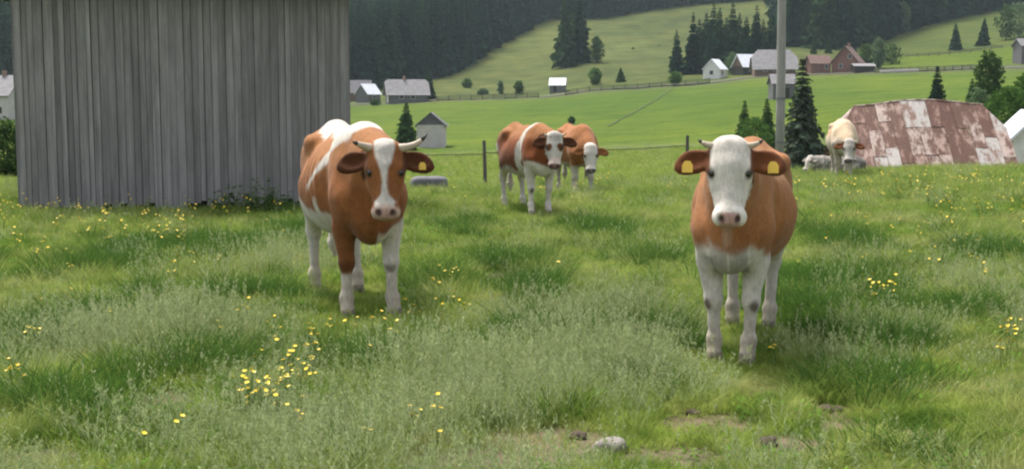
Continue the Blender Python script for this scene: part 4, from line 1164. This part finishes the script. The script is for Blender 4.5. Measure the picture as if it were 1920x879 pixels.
def coat_b(V, Q, hd, nq, nv):
    x, y, z = V.T; n = wob(V, 6, 2) + .7 * wob(V, 24, 3); n2 = wob(V, 2.4, 3)
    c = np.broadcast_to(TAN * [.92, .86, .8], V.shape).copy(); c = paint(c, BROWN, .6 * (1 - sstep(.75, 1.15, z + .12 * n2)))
    body = sstep(.02, .06, hd)
    c = paint(c, WHITE * .95, body * (1 - sstep(.72, .80, z + .06 * n + .5 * np.maximum(0, np.abs(y) - .13))) * (x > .25))
    c = paint(c, WHITE * .9, body * (1 - sstep(.012, .045, np.abs(y + .01 * n))) * sstep(.72, .8, z) * (1 - sstep(.98, 1.08, z)) * (x > .55) * .22)
    c = paint(c, WHITE * .9, (1 - sstep(.58, .66, z + .05 * n)) * (x <= .25))
    c = paint(c, GREY * .6, .6 * np.exp(-((z - .66) / .09) ** 2) * (x > .4) * (np.abs(np.abs(y) - .06) < .05))  # shade between the forelegs painted into the coat as grey
    c = knees(c, V); c = knees(c, V, ((.50, .15), (.50, -.15)), .125, GREY * .5, .55)
    c = paint(c, WHITE * [.62, .55, .42], (1 - sstep(.05, .45, z + .12 * n)) * .6); c = paint(c, GREY * .6, sstep(.3, .8, wob(V, 9, 1)) * (z < .7) * .5)
    h = hd < .035; q0, q1, q2 = Q.T
    c = paint(c, WHITE * 1.08, h * 1.0); c = paint(c, GREY * 1.5, h * sstep(.0, .7, wob(Q, 9, 3)) * (q0 < .3) * .35)
    c = paint(c, GREY * 1.15, h * (1 - sstep(.01, .04, np.hypot((q0 - .0), q1))) * .5)
    c = paint(c, WHITE * 1.2, h * sstep(.34, .40, q0)); c = paint(c, PINK, h * sstep(.430, .440, q0) * (q2 > -.10) * (1 - sstep(.055, .068, np.abs(q1))) * .95)
    c = paint(c, WHITE * .75, h * (q2 < -.14) * .7)
    c = paint(c, np.array([.16, .07, .045]), h * (q0 > .42) * np.exp(-((q2 + .125) / .014) ** 2) * .7)
    e = ears_mask(Q, hd); c = paint(c, BROWN * .78, e); c = paint(c, DEEP * .85, e * sstep(.1, .6, nq[:, 2]))
    return c
def coat_c(V, Q, hd, nq, nv):
    x, y, z = V.T; n = wob(V, 7, 4) * 1.4 + .6 * wob(V, 24, 3); n2 = wob(V, 2.6, 1)
    c = np.broadcast_to(BROWN * [.78, .62, .6], V.shape).copy(); c = paint(c, TAN, .7 * sstep(1.08, 1.25, z)); c = paint(c, DEEP * .8, .75 * (1 - sstep(.75, 1.0, z + .1 * n2)))  # tan on top paints the lit back into the coat
    body = sstep(.02, .06, hd)
    c = paint(c, WHITE, body * (1 - sstep(-.03, .03, np.abs(x - .28 - .25 * (z - 1.0)) - .10 + .04 * n)))
    c = paint(c, WHITE * .95, body * (1 - sstep(.74, .80, z + .05 * n)) * (x > .18)); c = paint(c, WHITE * .9, (1 - sstep(.62, .70, z + .05 * n)) * (x <= .18))
    c = paint(c, WHITE, body * (1 - sstep(.06, .10, np.hypot(x + .8, z - .98) + .03 * n)) * (np.abs(y) > .1)); c = knees(c, V)
    h = hd < .03; q0, q1, q2 = Q.T
    c = paint(c, WHITE * .95, h * 1.0); c = paint(c, GREY * 1.1, h * (1 - sstep(.07, .14, q0)) * (np.abs(q1) < .09) * .75)
    for s in (-1, 1): c = paint(c, DEEP, h * (1 - sstep(.035, .055, np.hypot((q0 - .18) / 1.25, q1 - s * .085) + .008 * wob(Q, 25, 2))))
    c = paint(c, np.array([.60, .47, .40]), h * sstep(.30, .36, q0)); c = paint(c, PINK * .4, h * sstep(.430, .445, q0))
    e = ears_mask(Q, hd); c = paint(c, DEEP, e); c = paint(c, DEEP * .45, e * sstep(.2, .6, nq[:, 2]))
    return c
def coat_d(V, Q, hd, nq, nv):
    x, y, z = V.T; n = wob(V, 6, 5)
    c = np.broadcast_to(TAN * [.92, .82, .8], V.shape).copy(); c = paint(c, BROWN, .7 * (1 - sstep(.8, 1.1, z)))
    c = paint(c, WHITE * .9, (1 - sstep(.60, .68, z + .06 * n))); c = paint(c, GREY * .9, (1 - sstep(.6, .7, z)) * (x < .2) * .6)
    h = hd < .035; q0, q1, q2 = Q.T; c = paint(c, WHITE, h * 1.0); c = paint(c, GREY * .5, h * sstep(.43, .445, q0))
    e = ears_mask(Q, hd); c = paint(c, BROWN * .7, e); return c
def coat_e(V, Q, hd, nq, nv):
    x, y, z = V.T; n = wob(V, 5, 2)
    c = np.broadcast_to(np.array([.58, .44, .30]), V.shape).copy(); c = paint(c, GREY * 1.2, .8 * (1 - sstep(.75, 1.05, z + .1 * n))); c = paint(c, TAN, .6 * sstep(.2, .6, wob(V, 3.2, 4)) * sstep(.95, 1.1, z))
    h = hd < .035; q0, q1, q2 = Q.T; c = paint(c, WHITE * .85, h * 1.0); c = paint(c, GREY, h * (1 - sstep(.2, .36, q0)) * .6); c = paint(c, GREY * .4, h * sstep(.43, .445, q0))
    e = ears_mask(Q, hd); c = paint(c, DEEP * .9, e); return c
def coat_f(V, Q, hd, nq, nv):
    n = wob(V, 4, 1)
    c = np.broadcast_to(WHITE * .7, V.shape).copy(); c = paint(c, GREY * .45, sstep(-.25, 0, n) * .95)
    h = hd < .035; c = paint(c, WHITE * .9, h * 1.0); c = paint(c, GREY * .4, h * sstep(.45, .475, Q[:, 0])); e = ears_mask(Q, hd); return paint(c, GREY * .6, e)

def hornpath(s, L, up, fwd, r0=.03, base=(.0, .088, -.05), n=9, curl=1.0):
    P = []; Rr = []
    for i in range(n):
        t = i / (n - 1)
        P.append((base[0] - up * L * t ** (1 + curl), s * (base[1] + L * (t - .18 * curl * t * t)), base[2] + fwd * L * t)); Rr.append(r0 * (1 - t) ** .7 + .004)
    return P, Rr

def place_cow(front, hind):
    """ground point midway and heading, from the midpoints of front and hind feet on the ground"""
    d = front - hind; return math.atan2(d.y, d.x)
def ground_at(x, y): return Vector((x, y, float(H(x, y))))

# the horned red and white cow in front of the barn
ya = R(-72); sa = 1.04; fa = Vector((-1.05, 9.30)); ca = fa - Vector((math.cos(ya), math.sin(ya))) * .54 * sa
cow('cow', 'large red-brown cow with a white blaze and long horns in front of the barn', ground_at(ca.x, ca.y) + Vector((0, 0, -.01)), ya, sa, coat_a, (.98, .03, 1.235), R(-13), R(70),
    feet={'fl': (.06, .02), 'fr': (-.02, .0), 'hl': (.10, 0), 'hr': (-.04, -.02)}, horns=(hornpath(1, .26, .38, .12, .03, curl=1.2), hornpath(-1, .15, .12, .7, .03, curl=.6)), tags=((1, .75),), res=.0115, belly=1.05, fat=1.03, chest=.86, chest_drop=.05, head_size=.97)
# the white-faced cow
yb = R(-106); sb = .98; fb = Vector((1.335, 7.70)); cb = fb - Vector((math.cos(yb), math.sin(yb))) * .54 * sb
cow('cow', 'tan cow with a white face, pink muzzle and yellow tags in both ears', ground_at(cb.x, cb.y) + Vector((0, 0, -.01)), yb, sb, coat_b, (.93, .02, 1.39), R(7), R(68),
    feet={'fl': (0, -.035), 'fr': (.0, .035), 'hl': (.03, -.02), 'hr': (-.05, .02)}, horns=(hornpath(1, .13, .30, .10, .022, curl=1.0), hornpath(-1, .13, .30, .10, .022, curl=1.0)), tags=((1, 1.0), (-1, 1.0)), res=.0115, belly=1.0, fat=1.0, chest=.74, legy=.135, head_size=.97, ear=(.20, .97, -.05))
# the pair further off
yc = R(-71); pc = at(1006, 18.0)
cow('cow', 'red cow with a white shoulder band and brown patches round its eyes', ground_at(pc.x - .10, pc.y + .25), yc, .92, coat_c, (.95, .06, 1.22), R(-20), R(74), feet={'hl': (.05, 0), 'fl': (-.08, 0)}, res=.015, horns=(hornpath(1, .10, .4, .1, .02), hornpath(-1, .10, .4, .1, .02)))
yd = R(-78); pd_ = at(1088, 22.6)
cow('cow', 'tan cow with a lowered white face standing behind the banded red cow', ground_at(pd_.x - .05, pd_.y + .3), yd, .93, coat_d, (1.04, .0, 1.0), R(-14), R(70), res=.016, fat=1.05)
ye = R(-100); pe = at(1582, 30.0)
cow('cow', 'cream cow with a lowered pale face in front of the rusted roof', ground_at(pe.x, pe.y), ye, .98, coat_e, (1.08, 0.06, .92), R(-8), R(66), res=.017, fat=1.08, horns=(hornpath(1, .16, .1, .1, .022), hornpath(-1, .16, .1, .1, .022)))
pf = at(1562, 32.2)
cow('cow', 'grey-white cow lying in the grass behind the cream cow', ground_at(pf.x + .1, pf.y) + Vector((0, 0, -.06)), R(190), .76, coat_f, (.95, .12, .74), R(20), R(62), res=.018, lying=True)
# ------------------------------------------------------------------ meadow: grass, herbs, flowers, clods
def blade_clump(n, h0, h1, wd, spread, bend, seed, segs=3, heads=0.0, head_len=.05, head_w=.012, lean=0.3):
    rng = np.random.RandomState(seed); V = []; F = []
    for i in range(n):
        a = rng.uniform(0, 6.28); r = spread * math.sqrt(rng.rand()); x, y = r * math.cos(a), r * math.sin(a)
        h = rng.uniform(h0, h1); d = rng.uniform(0, 6.28) * .35 + a * .65; b = bend * rng.uniform(.3, 1.3) * h; l = lean * h * rng.uniform(-.2, 1)
        dx, dy = math.cos(d), math.sin(d); f = rng.uniform(0, 6.28); sx, sy = math.cos(f) * wd * rng.uniform(.7, 1.3), math.sin(f) * wd
        base = len(V)
        for s in range(segs + 1):
            t = s / segs; px_, py_, pz = x + dx * (b * t * t + l * t), y + dy * (b * t * t + l * t), h * (t - .12 * t * t * bend) - .01
            k = (1 - t) ** .6
            if s < segs: V += [(px_ - sx * k * .5, py_ - sy * k * .5, pz), (px_ + sx * k * .5, py_ + sy * k * .5, pz)]
            else: V.append((px_, py_, pz))
        for s in range(segs - 1): q = base + 2 * s; F.append((q, q + 1, q + 3, q + 2))
        q = base + 2 * (segs - 1); F.append((q, q + 1, q + 2, q + 2))
        if rng.rand() < heads:                                  # a loose seed head
            tx, ty, tz = V[-1]
            for k in range(7):
                aa = rng.uniform(0, 6.28); t = rng.uniform(-.6, .5) * head_len; o = len(V)
                ex, ey = math.cos(aa) * head_w, math.sin(aa) * head_w
                V += [(tx, ty, tz + t), (tx + ex * .5 + .002, ty + ey * .5, tz + t + head_len * .12), (tx + ex, ty + ey, tz + t + head_len * .3), (tx + ex * .3, ty + ey * .3 + .002, tz + t + head_len * .24)]; F.append((o, o + 1, o + 2, o + 3))
    F = np.array(F); tri = F[:, 2] == F[:, 3]
    return mesh_np('clump', np.array(V), [F[~tri], F[tri][:, :3]])
def herb_clump(n, h, leaf, spread, seed):
    rng = np.random.RandomState(seed); a = rng.uniform(0, 6.28, n); r = spread * np.sqrt(rng.rand(n))
    P = np.stack([r * np.cos(a), r * np.sin(a), rng.uniform(.0, h, n)], -1)
    ax = unit(np.stack([np.cos(a), np.sin(a), rng.uniform(-.2, .9, n)], -1) + rng.normal(size=(n, 3)) * .3); up = unit(np.cross(ax, np.array([0, 0, 1.]) + rng.normal(size=(n, 3)) * .35))
    ln = leaf * rng.uniform(.6, 1.4, n); V, F = quads_np(P, ax, up, ln, ln * rng.uniform(.28, .5, n)); return mesh_np('herb', V, F)

G_SHORT = leaf_mat('short_grass', [(.21, .29, .05), (.24, .315, .065), (.27, .32, .085), (.22, .30, .055)], ((.12, .235, .03), (.25, .325, .065), (.35, .36, .15)), .42, .8)
G_TALL = leaf_mat('tall_grass', [(.23, .30, .07), (.26, .32, .09), (.21, .29, .06)], ((.14, .25, .04), (.26, .32, .08), (.36, .37, .16)), .42, .7)
G_DARK = leaf_mat('dark_tuft', [(.055, .12, .022), (.085, .16, .035)], None, .35)
G_PALE = leaf_mat('pale_seed_grass', [(.32, .38, .17), (.38, .42, .22), (.29, .36, .15)], None, .3)
G_HERB = leaf_mat('herb_leaves', [(.10, .20, .03), (.14, .25, .04), (.11, .21, .045)], None, .3)

def setmat(ms, m):
    for me in ms: me.materials.append(m)
    return ms
short = setmat([blade_clump(34, .035, .10, .0055, .07, .7, 500 + k) for k in range(5)], G_SHORT)
tall = setmat([blade_clump(38, .08, .19, .006, .085, .8, 520 + k, 4, .12, .04, .009) for k in range(5)], G_TALL)
dark = setmat([blade_clump(60, .09, .24, .008, .12, .9, 540 + k, 4) for k in range(4)], G_DARK)
pale = setmat([blade_clump(26, .12, .30, .0038, .10, .55, 560 + k, 4, .75, .06, .014) for k in range(4)], G_PALE)
herb = setmat([herb_clump(44, .07, .042, .10, 580 + k) for k in range(4)], G_HERB)

rs = np.random.RandomState(21)
def scatter(n, r0, r1, amax=29, power=1.0):
    amax = 48 if r1 <= 10 else 38 if r1 <= 20 else 31; n = int(n * amax / 29)
    a = rs.uniform(R(-amax), R(amax), n); u = rs.uniform(0, 1, n)
    r = np.sqrt(r0 * r0 + u * (r1 * r1 - r0 * r0)); return r * np.sin(a), r * np.cos(a), r
def barn_clear(x, y):
    th = R(18); dx, dy = x + 6.72, y - 17.45; u = dx * math.cos(th) + dy * math.sin(th); v = -dx * math.sin(th) + dy * math.cos(th)
    return ~((u > -.02) & (u < 4.6) & (v > -.05) & (v < 3.5))
FEET = [(-6.72 + u * math.cos(R(18)) + .1, 17.2 + u * math.sin(R(18)), .42) for u in (.2, .8, 1.4, 2.0, 2.6, 3.2, 3.8, 4.4)] + [(-1.05, 9.2, .55), (-1.3, 10.4, .5), (1.33, 7.55, .5), (1.65, 8.8, .5), (float(pc.x), 17.4, .9)]
def feet_mask(x, y):
    m = np.zeros_like(x)
    for a, b, r in FEET: m = np.maximum(m, 1 - sstep(.5, 1.1, np.hypot((x - a) / r, (y - b) / (r * 1.6))))
    return m
def fill(name, label, cat, src, layers, dens=None, smin=.8, smax=1.3, soil_keep=.08):
    X = []; Y = []; SC = []
    for n, r0, r1, sc in layers:
        x, y, r = scatter(n, r0, r1); n = len(x); k = barn_clear(x, y) & (rs.uniform(0, 1, n) > soil_mask(x, y) * (1 - soil_keep))
        if dens is not None: k &= rs.uniform(0, 1, n) < dens(x, y, r) * (1 - .93 * feet_mask(x, y))
        x, y, r = x[k], y[k], r[k]; X.append(x); Y.append(y); SC.append(sc * rs.uniform(smin, smax, len(x)) * (1 - .45 * soil_mask(x, y)) * (1 - .4 * feet_mask(x, y)))
    X = np.concatenate(X); Y = np.concatenate(Y); SC = np.concatenate(SC); n = len(X)
    P = np.stack([X, Y, H(X, Y) - .004], -1); rot = np.stack([rs.uniform(-.12, .12, n), rs.uniform(-.12, .12, n), rs.uniform(0, 6.28, n)], -1)
    hz = SC * rs.uniform(.8, 1.2, n) * (1 + .38 * drift(X, Y, 4.5, 0) + .15 * drift(X, Y, 1.2, 1))
    gn_instancer(name, P, np.stack([SC, SC, hz], -1), rot, rs.randint(0, len(src), n), proto_coll(name + '_source', src), label=label, cat=cat)
def drift(x, y, f, s): return wob(np.stack([x, y, x * 0], -1), f, s)
def spot(x, y, lst):
    m = np.zeros_like(x)
    for (px, py), rx, ry in lst:
        p = on_ground(px, py); m = np.maximum(m, np.exp(-((x - p.x) / rx) ** 2 - ((y - p.y) / ry) ** 2))
    return m
PALE_SPOTS = [((850, 850), .55, .6), ((700, 870), .5, .4), ((900, 800), .4, .5), ((560, 850), .4, .5), ((1130, 700), .5, .8), ((700, 810), .3, .3), ((850, 730), .35, .6), ((560, 500), .7, 1.2), ((1880, 560), .6, 1.5), ((1130, 600), .5, .8), ((250, 640), .7, .8)]
DARK_SPOTS = [((210, 600), .35, .4), ((960, 490), .35, .8), ((350, 625), .25, .25), ((1490, 580), .35, .6), ((1120, 440), .35, 1.2), ((540, 560), .4, .4), ((830, 540), .35, .6), ((1570, 460), .4, .9), ((1770, 590), .5, .5), ((280, 480), .6, 1.0), ((700, 690), .5, .4), ((1500, 640), .4, .4), ((140, 520), .35, .5), ((420, 470), .4, .7), ((440, 560), .3, .4), ((880, 430), .35, 1.0), ((1010, 560), .3, .5), ((1230, 500), .3, .6), ((1240, 640), .25, .3), ((1650, 660), .35, .3), ((1850, 480), .5, .8), ((1680, 730), .3, .25), ((380, 700), .3, .25), ((120, 760), .35, .3), ((1050, 650), .3, .3), ((590, 440), .4, .8), ((850, 680), .3, .3), ((60, 640), .4, .6), ((1560, 540), .6, .7)]
fill('short_grass', 'short green pasture grass', 'grass', short, [(30000, 4.2, 9, 1.0), (34000, 9, 16, 1.15), (34000, 16, 30, 1.5), (26000, 30, 60, 2.4), (16000, 60, 130, 3.6)])
fill('tall_grass', 'taller grey-green meadow grass in drifts', 'grass', tall, [(9000, 4.2, 10, .85), (16000, 10, 18, 1.0), (17000, 18, 36, 1.15)],
     lambda x, y, r: np.clip(.26 + .85 * drift(x, y, 3.2, 2) + .25 * sstep(12, 24, r), .05, 1))
fill('dark_tufts', 'dark green ungrazed grass tufts', 'grass', dark, [(15000, 4.2, 16, .95), (12000, 16, 34, 1.1)], lambda x, y, r: np.clip(1.5 * spot(x, y, DARK_SPOTS) ** 1.6 + sstep(.42, .62, drift(x, y, 6.5, 4)) * .55, 0, 1))
fill('pale_seed_grass', 'pale grey-green grass gone to seed', 'grass', pale, [(7000, 4.2, 9, .8), (7000, 9, 20, .8), (6000, 20, 36, .9)], lambda x, y, r: np.clip(.85 * spot(x, y, PALE_SPOTS) + sstep(.05, .7, drift(x, y, 2.6, 3)) * .30, 0.01, 1))
fill('meadow_herbs', 'low broad-leaved herbs among the grass', 'herbs', herb, [(6000, 4.2, 14, .9), (7000, 14, 34, 1.2)], lambda x, y, r: np.clip(.35 + .6 * drift(x, y, 5.0, 5), .04, 1))

# buttercups: the ones one can pick out stand one by one
M_PETAL = plain('buttercup_petal', (.80, .58, .02), .45, .08, 20, 0, spec=.4)
M_STEM = plain('flower_stem', (.08, .14, .03), .8, .2, 8, 0)
def buttercup(seed):
    rng = random.Random(seed); mb = MB(); nst = 0; mid = []
    h = rng.uniform(.20, .30)
    tops = []
    for k in range(rng.choice((1, 2, 2, 3))):
        a = rng.uniform(0, 6.28); d = rng.uniform(.01, .05); hh = h * rng.uniform(.75, 1.05); q = (math.cos(a) * d, math.sin(a) * d, hh)
        mb.tube([(0, 0, -.01), (q[0] * .3, q[1] * .3, hh * .5), q], [.0022, .0018, .0015], 4, False); tops.append(q)
    for k in range(3):
        a = rng.uniform(0, 6.28); z = h * rng.uniform(.15, .45)
        mb.add([(0, 0, z), (math.cos(a) * .02 - math.sin(a) * .007, math.sin(a) * .02 + math.cos(a) * .007, z + .012), (math.cos(a) * .045, math.sin(a) * .045, z + .008), (math.cos(a) * .02 + math.sin(a) * .007, math.sin(a) * .02 - math.cos(a) * .007, z + .012)], [[0, 1, 2, 3]])
    ns = len(mb.f)
    for q in tops:
        tx, ty = rng.uniform(-.4, .4), rng.uniform(-.5, .1)
        for k in range(5):
            a = 6.283 * k / 5; c, s = math.cos(a), math.sin(a); R1, R2 = .009, .0165
            P = [(0, 0, 0), (c * R1 - s * .008, s * R1 + c * .008, .004), (c * R2, s * R2, .009), (c * R1 + s * .008, s * R1 - c * .008, .004)]
            mb.add([(q[0] + x, q[1] + y, q[2] + z + tx * x + ty * y) for x, y, z in P], [[0, 3, 2, 1]])
    me = mb.mesh('buttercup'); me.materials.append(M_STEM); me.materials.append(M_PETAL)
    me.polygons.foreach_set('material_index', [0] * ns + [1] * (len(mb.f) - ns)); me.update()
    return me
BC = [buttercup(900 + k) for k in range(7)]
CL = [((485, 772), 48, 9, 20), ((560, 700), 38, 12, 12), ((545, 738), 30, 14, 8), ((590, 662), 14, 6, 4), ((652, 645), 14, 6, 5), ((735, 655), 30, 14, 4), ((845, 545), 30, 14, 7), ((860, 590), 18, 8, 4), ((30, 732), 20, 8, 5), ((62, 664), 10, 5, 3), ((1640, 555), 38, 8, 12), ((1890, 640), 18, 14, 6),
      ((1880, 690), 14, 10, 4), ((330, 500), 18, 34, 12), ((340, 450), 20, 22, 14), ((300, 440), 40, 20, 8), ((780, 610), 60, 40, 6), ((440, 625), 60, 20, 7), ((230, 590), 80, 30, 6), ((800, 830), 20, 10, 4), ((1520, 470), 50, 22, 6), ((1450, 680), 12, 5, 2), ((120, 560), 60, 40, 6), ((1700, 500), 120, 20, 10), ((600, 820), 60, 25, 4), ((330, 850), 60, 15, 3), ((1760, 460), 80, 20, 10), ((110, 480), 60, 40, 8), ((620, 470), 60, 20, 6)]
rb = random.Random(8)
for (px, py), sx, sy, n_ in CL:
    for k in range(n_):
        g_ = on_ground(px + rb.gauss(0, sx * .7), min(875, py + 18 + rb.gauss(0, sy * .8)))
        o = link('buttercup', BC[rb.randrange(7)]); o.location = g_; o.rotation_euler = (rb.uniform(-.1, .1), rb.uniform(-.1, .1), rb.uniform(0, 6.28)); s_ = rb.uniform(.62, .9); o.scale = (s_,) * 3
        tag(o, 'small yellow buttercup on a thin stem in the pasture grass', 'flower', 'buttercups in the pasture')
FAR_SPOTS = [((480, 395), 1.5, 1.6), ((310, 430), 1.0, 1.5), ((250, 410), 1.6, 1.0), ((1680, 380), .9, 2.0), ((1540, 375), .8, 1.8), ((1800, 420), 1.6, 2.0), ((1820, 360), 2.5, 3), ((110, 430), 1.5, 1.8), ((1110, 370), .8, 1.5)]
fill('buttercup_drift', 'yellow haze of buttercups far out in the pasture', 'flowers', BC, [(5000, 11, 30, .85)], lambda x, y, r: np.clip(.62 * spot(x, y, FAR_SPOTS) + .03, 0, 1))

# nettles at the foot of the barn
def nettle(px, py, h, seed, label):
    p = on_ground(px, py); root = empty('nettle_clump', p); tag(root, label, 'weed')
    rng = np.random.RandomState(seed); P = []; A = []; L = []; mb = MB()
    for s in range(16):
        a = rng.uniform(0, 6.28); r = .26 * math.sqrt(rng.rand()); hh = h * rng.uniform(.55, 1.0) * (1 - .6 * r); x, y = r * math.cos(a) * 1.5, r * math.sin(a) * .6
        mb.tube([(x * .7, y * .7, -.02), (x, y, hh)], [.004, .002], 4, False)
        for k in range(14):
            t = rng.uniform(.2, 1); b = rng.uniform(0, 6.28); P.append((x * (.7 + .3 * t), y * (.7 + .3 * t), hh * t)); A.append((math.cos(b), math.sin(b), rng.uniform(-.5, .3))); L.append(rng.uniform(.05, .09))
    A = unit(np.array(A)); up = unit(np.cross(A, np.array([0, 0, 1.]) + rng.normal(size=A.shape) * .3)); L = np.array(L)
    V, F = quads_np(np.array(P), A, up, L, L * .55)
    link('leaves', mesh_np('leaves', V, F), root, LEAFC['broad_dark']); mb.build('stems', M_STEM, root)
nettle(440, 402, .38, 1, 'low dark nettle clump spreading along the foot of the barn boards')
nettle(478, 404, .60, 2, 'tallest dark nettle clump against the barn boards')
nettle(512, 408, .42, 3, 'mid-height dark nettle clump beside the tallest one at the barn')
nettle(545, 402, .34, 4, 'small dark nettle clump at the end of the row under the barn boards')

# a few long pale stalks standing above the turf
def stalk(px, py, pts, label):
    p = on_ground(px, py); mb = MB(); mb.tube(pts, [.004, .0034, .0028, .0018][:len(pts)], 5, False)
    e = Vector(pts[-1]); d = (e - Vector(pts[-2])).normalized(); rng = random.Random(px)
    for k in range(26):
        t = rng.uniform(-.02, .09); a = rng.uniform(0, 6.28); q = e + d * (t - .05); s = Vector((math.cos(a), math.sin(a), .7)) * rng.uniform(.010, .020)
        mb.add([q, q + s * .5 + Vector((.002, 0, 0)), q + s, q + s * .5 - Vector((.002, 0, 0))], [[0, 1, 2, 3]])
    o = mb.build('grass_stalk', G_PALE, None, loc=p); tag(o, label, 'grass stalk')
stalk(672, 838, [(0, 0, 0), (-.05, 0, .14), (-.12, .02, .30), (-.22, .03, .37)], 'long pale grass stalk bent over sideways in the foreground tuft')
stalk(676, 836, [(0, 0, 0), (-.03, 0, .15), (-.09, .0, .29), (-.10, .0, .44)], 'tall pale grass stalk kinked upright beside the bent one')
stalk(712, 818, [(0, 0, 0), (.02, 0, .15), (.06, 0, .30), (.09, 0, .42)], 'straight pale grass stalk leaning away from the bent one')
stalk(620, 815, [(0, 0, 0), (.0, 0, .08), (.005, 0, .16), (.01, 0, .24)], 'short pale grass stalk standing alone near the buttercups')

# stones and trodden clods in the bare patches
M_CLOD = plain('dark_earth', (.085, .064, .046), .95, .5, 25, .8)
M_PALESTONE = plain('pale_stone', (.24, .215, .19), .9, .2, 10, .3)
def lump(name, px, py, sx, sy, sz, mat, label, seed, cat, group=None):
    p = on_ground(px, py); bm = bmesh.new(); bmesh.ops.create_icosphere(bm, subdivisions=3, radius=1)
    for v in bm.verts:
        q = np.array([[v.co.x, v.co.y, v.co.z]]) + seed * 3.1; c = v.co * (1 + .38 * float(wob(q, 1.8, seed % 6)[0]) + .22 * float(wob(q, 5, (seed + 1) % 6)[0]))
        v.co = Vector((c.x * sx, c.y * sy, c.z * sz))
    me = bpy.data.meshes.new(name); bm.to_mesh(me); bm.free(); me.polygons.foreach_set('use_smooth', [True] * len(me.polygons))
    o = link(name, me, None, mat, p + Vector((0, 0, sz * .45))); tag(o, label, cat, group)
lump('field_stone', 1142, 846, .075, .06, .045, M_PALESTONE, 'pale field stone in the bare earth patch', 1, 'stone')
lump('field_stone', 1118, 878, .04, .04, .03, M_PALESTONE, 'smaller pale field stone at the rim of the bare earth patch', 2, 'stone')
lump('field_stone', 236, 414, .16, .10, .07, M_PALESTONE, 'pale buff stone lying at the foot of the barn boards', 3, 'stone')
for k, (px, py, s_) in enumerate(((1408, 752, .07), (1455, 748, .06), (1548, 772, .075), (1572, 770, .06), (1442, 838, .09), (1478, 848, .08), (1740, 838, .10), (1085, 822, .08), (1300, 778, .07), (1720, 846, .06), (1390, 752, .05), (1246, 800, .05))):
    lump('earth_clod', px, py, s_ * .52, s_ * .42, s_ * .32, M_CLOD, 'dark trodden clod of earth in the grazed turf', 10 + k, 'clod', 'trodden clods of earth')

# ------------------------------------------------------------------ valley haze
def haze():
    z0 = -9.0; z1 = float(max(zg[:, RAD < 1250].max() + 34, 60))
    o = MB().box(-1500, 1500, -1500, 1500, z0, z1).build('haze', None)
    m = bpy.data.materials.new('haze'); m.use_nodes = True; n = m.node_tree; n.nodes.clear()
    out = n.nodes.new('ShaderNodeOutputMaterial'); v = n.nodes.new('ShaderNodeVolumePrincipled')
    v.inputs['Color'].default_value = (.72, .86, .95, 1); v.inputs['Density'].default_value = HAZE_DENSITY; v.inputs['Anisotropy'].default_value = .2
    n.links.new(v.outputs[0], out.inputs['Volume']); o.data.materials.append(m); tag(o, kind='stuff')
HAZE_DENSITY = 0.00011
haze()
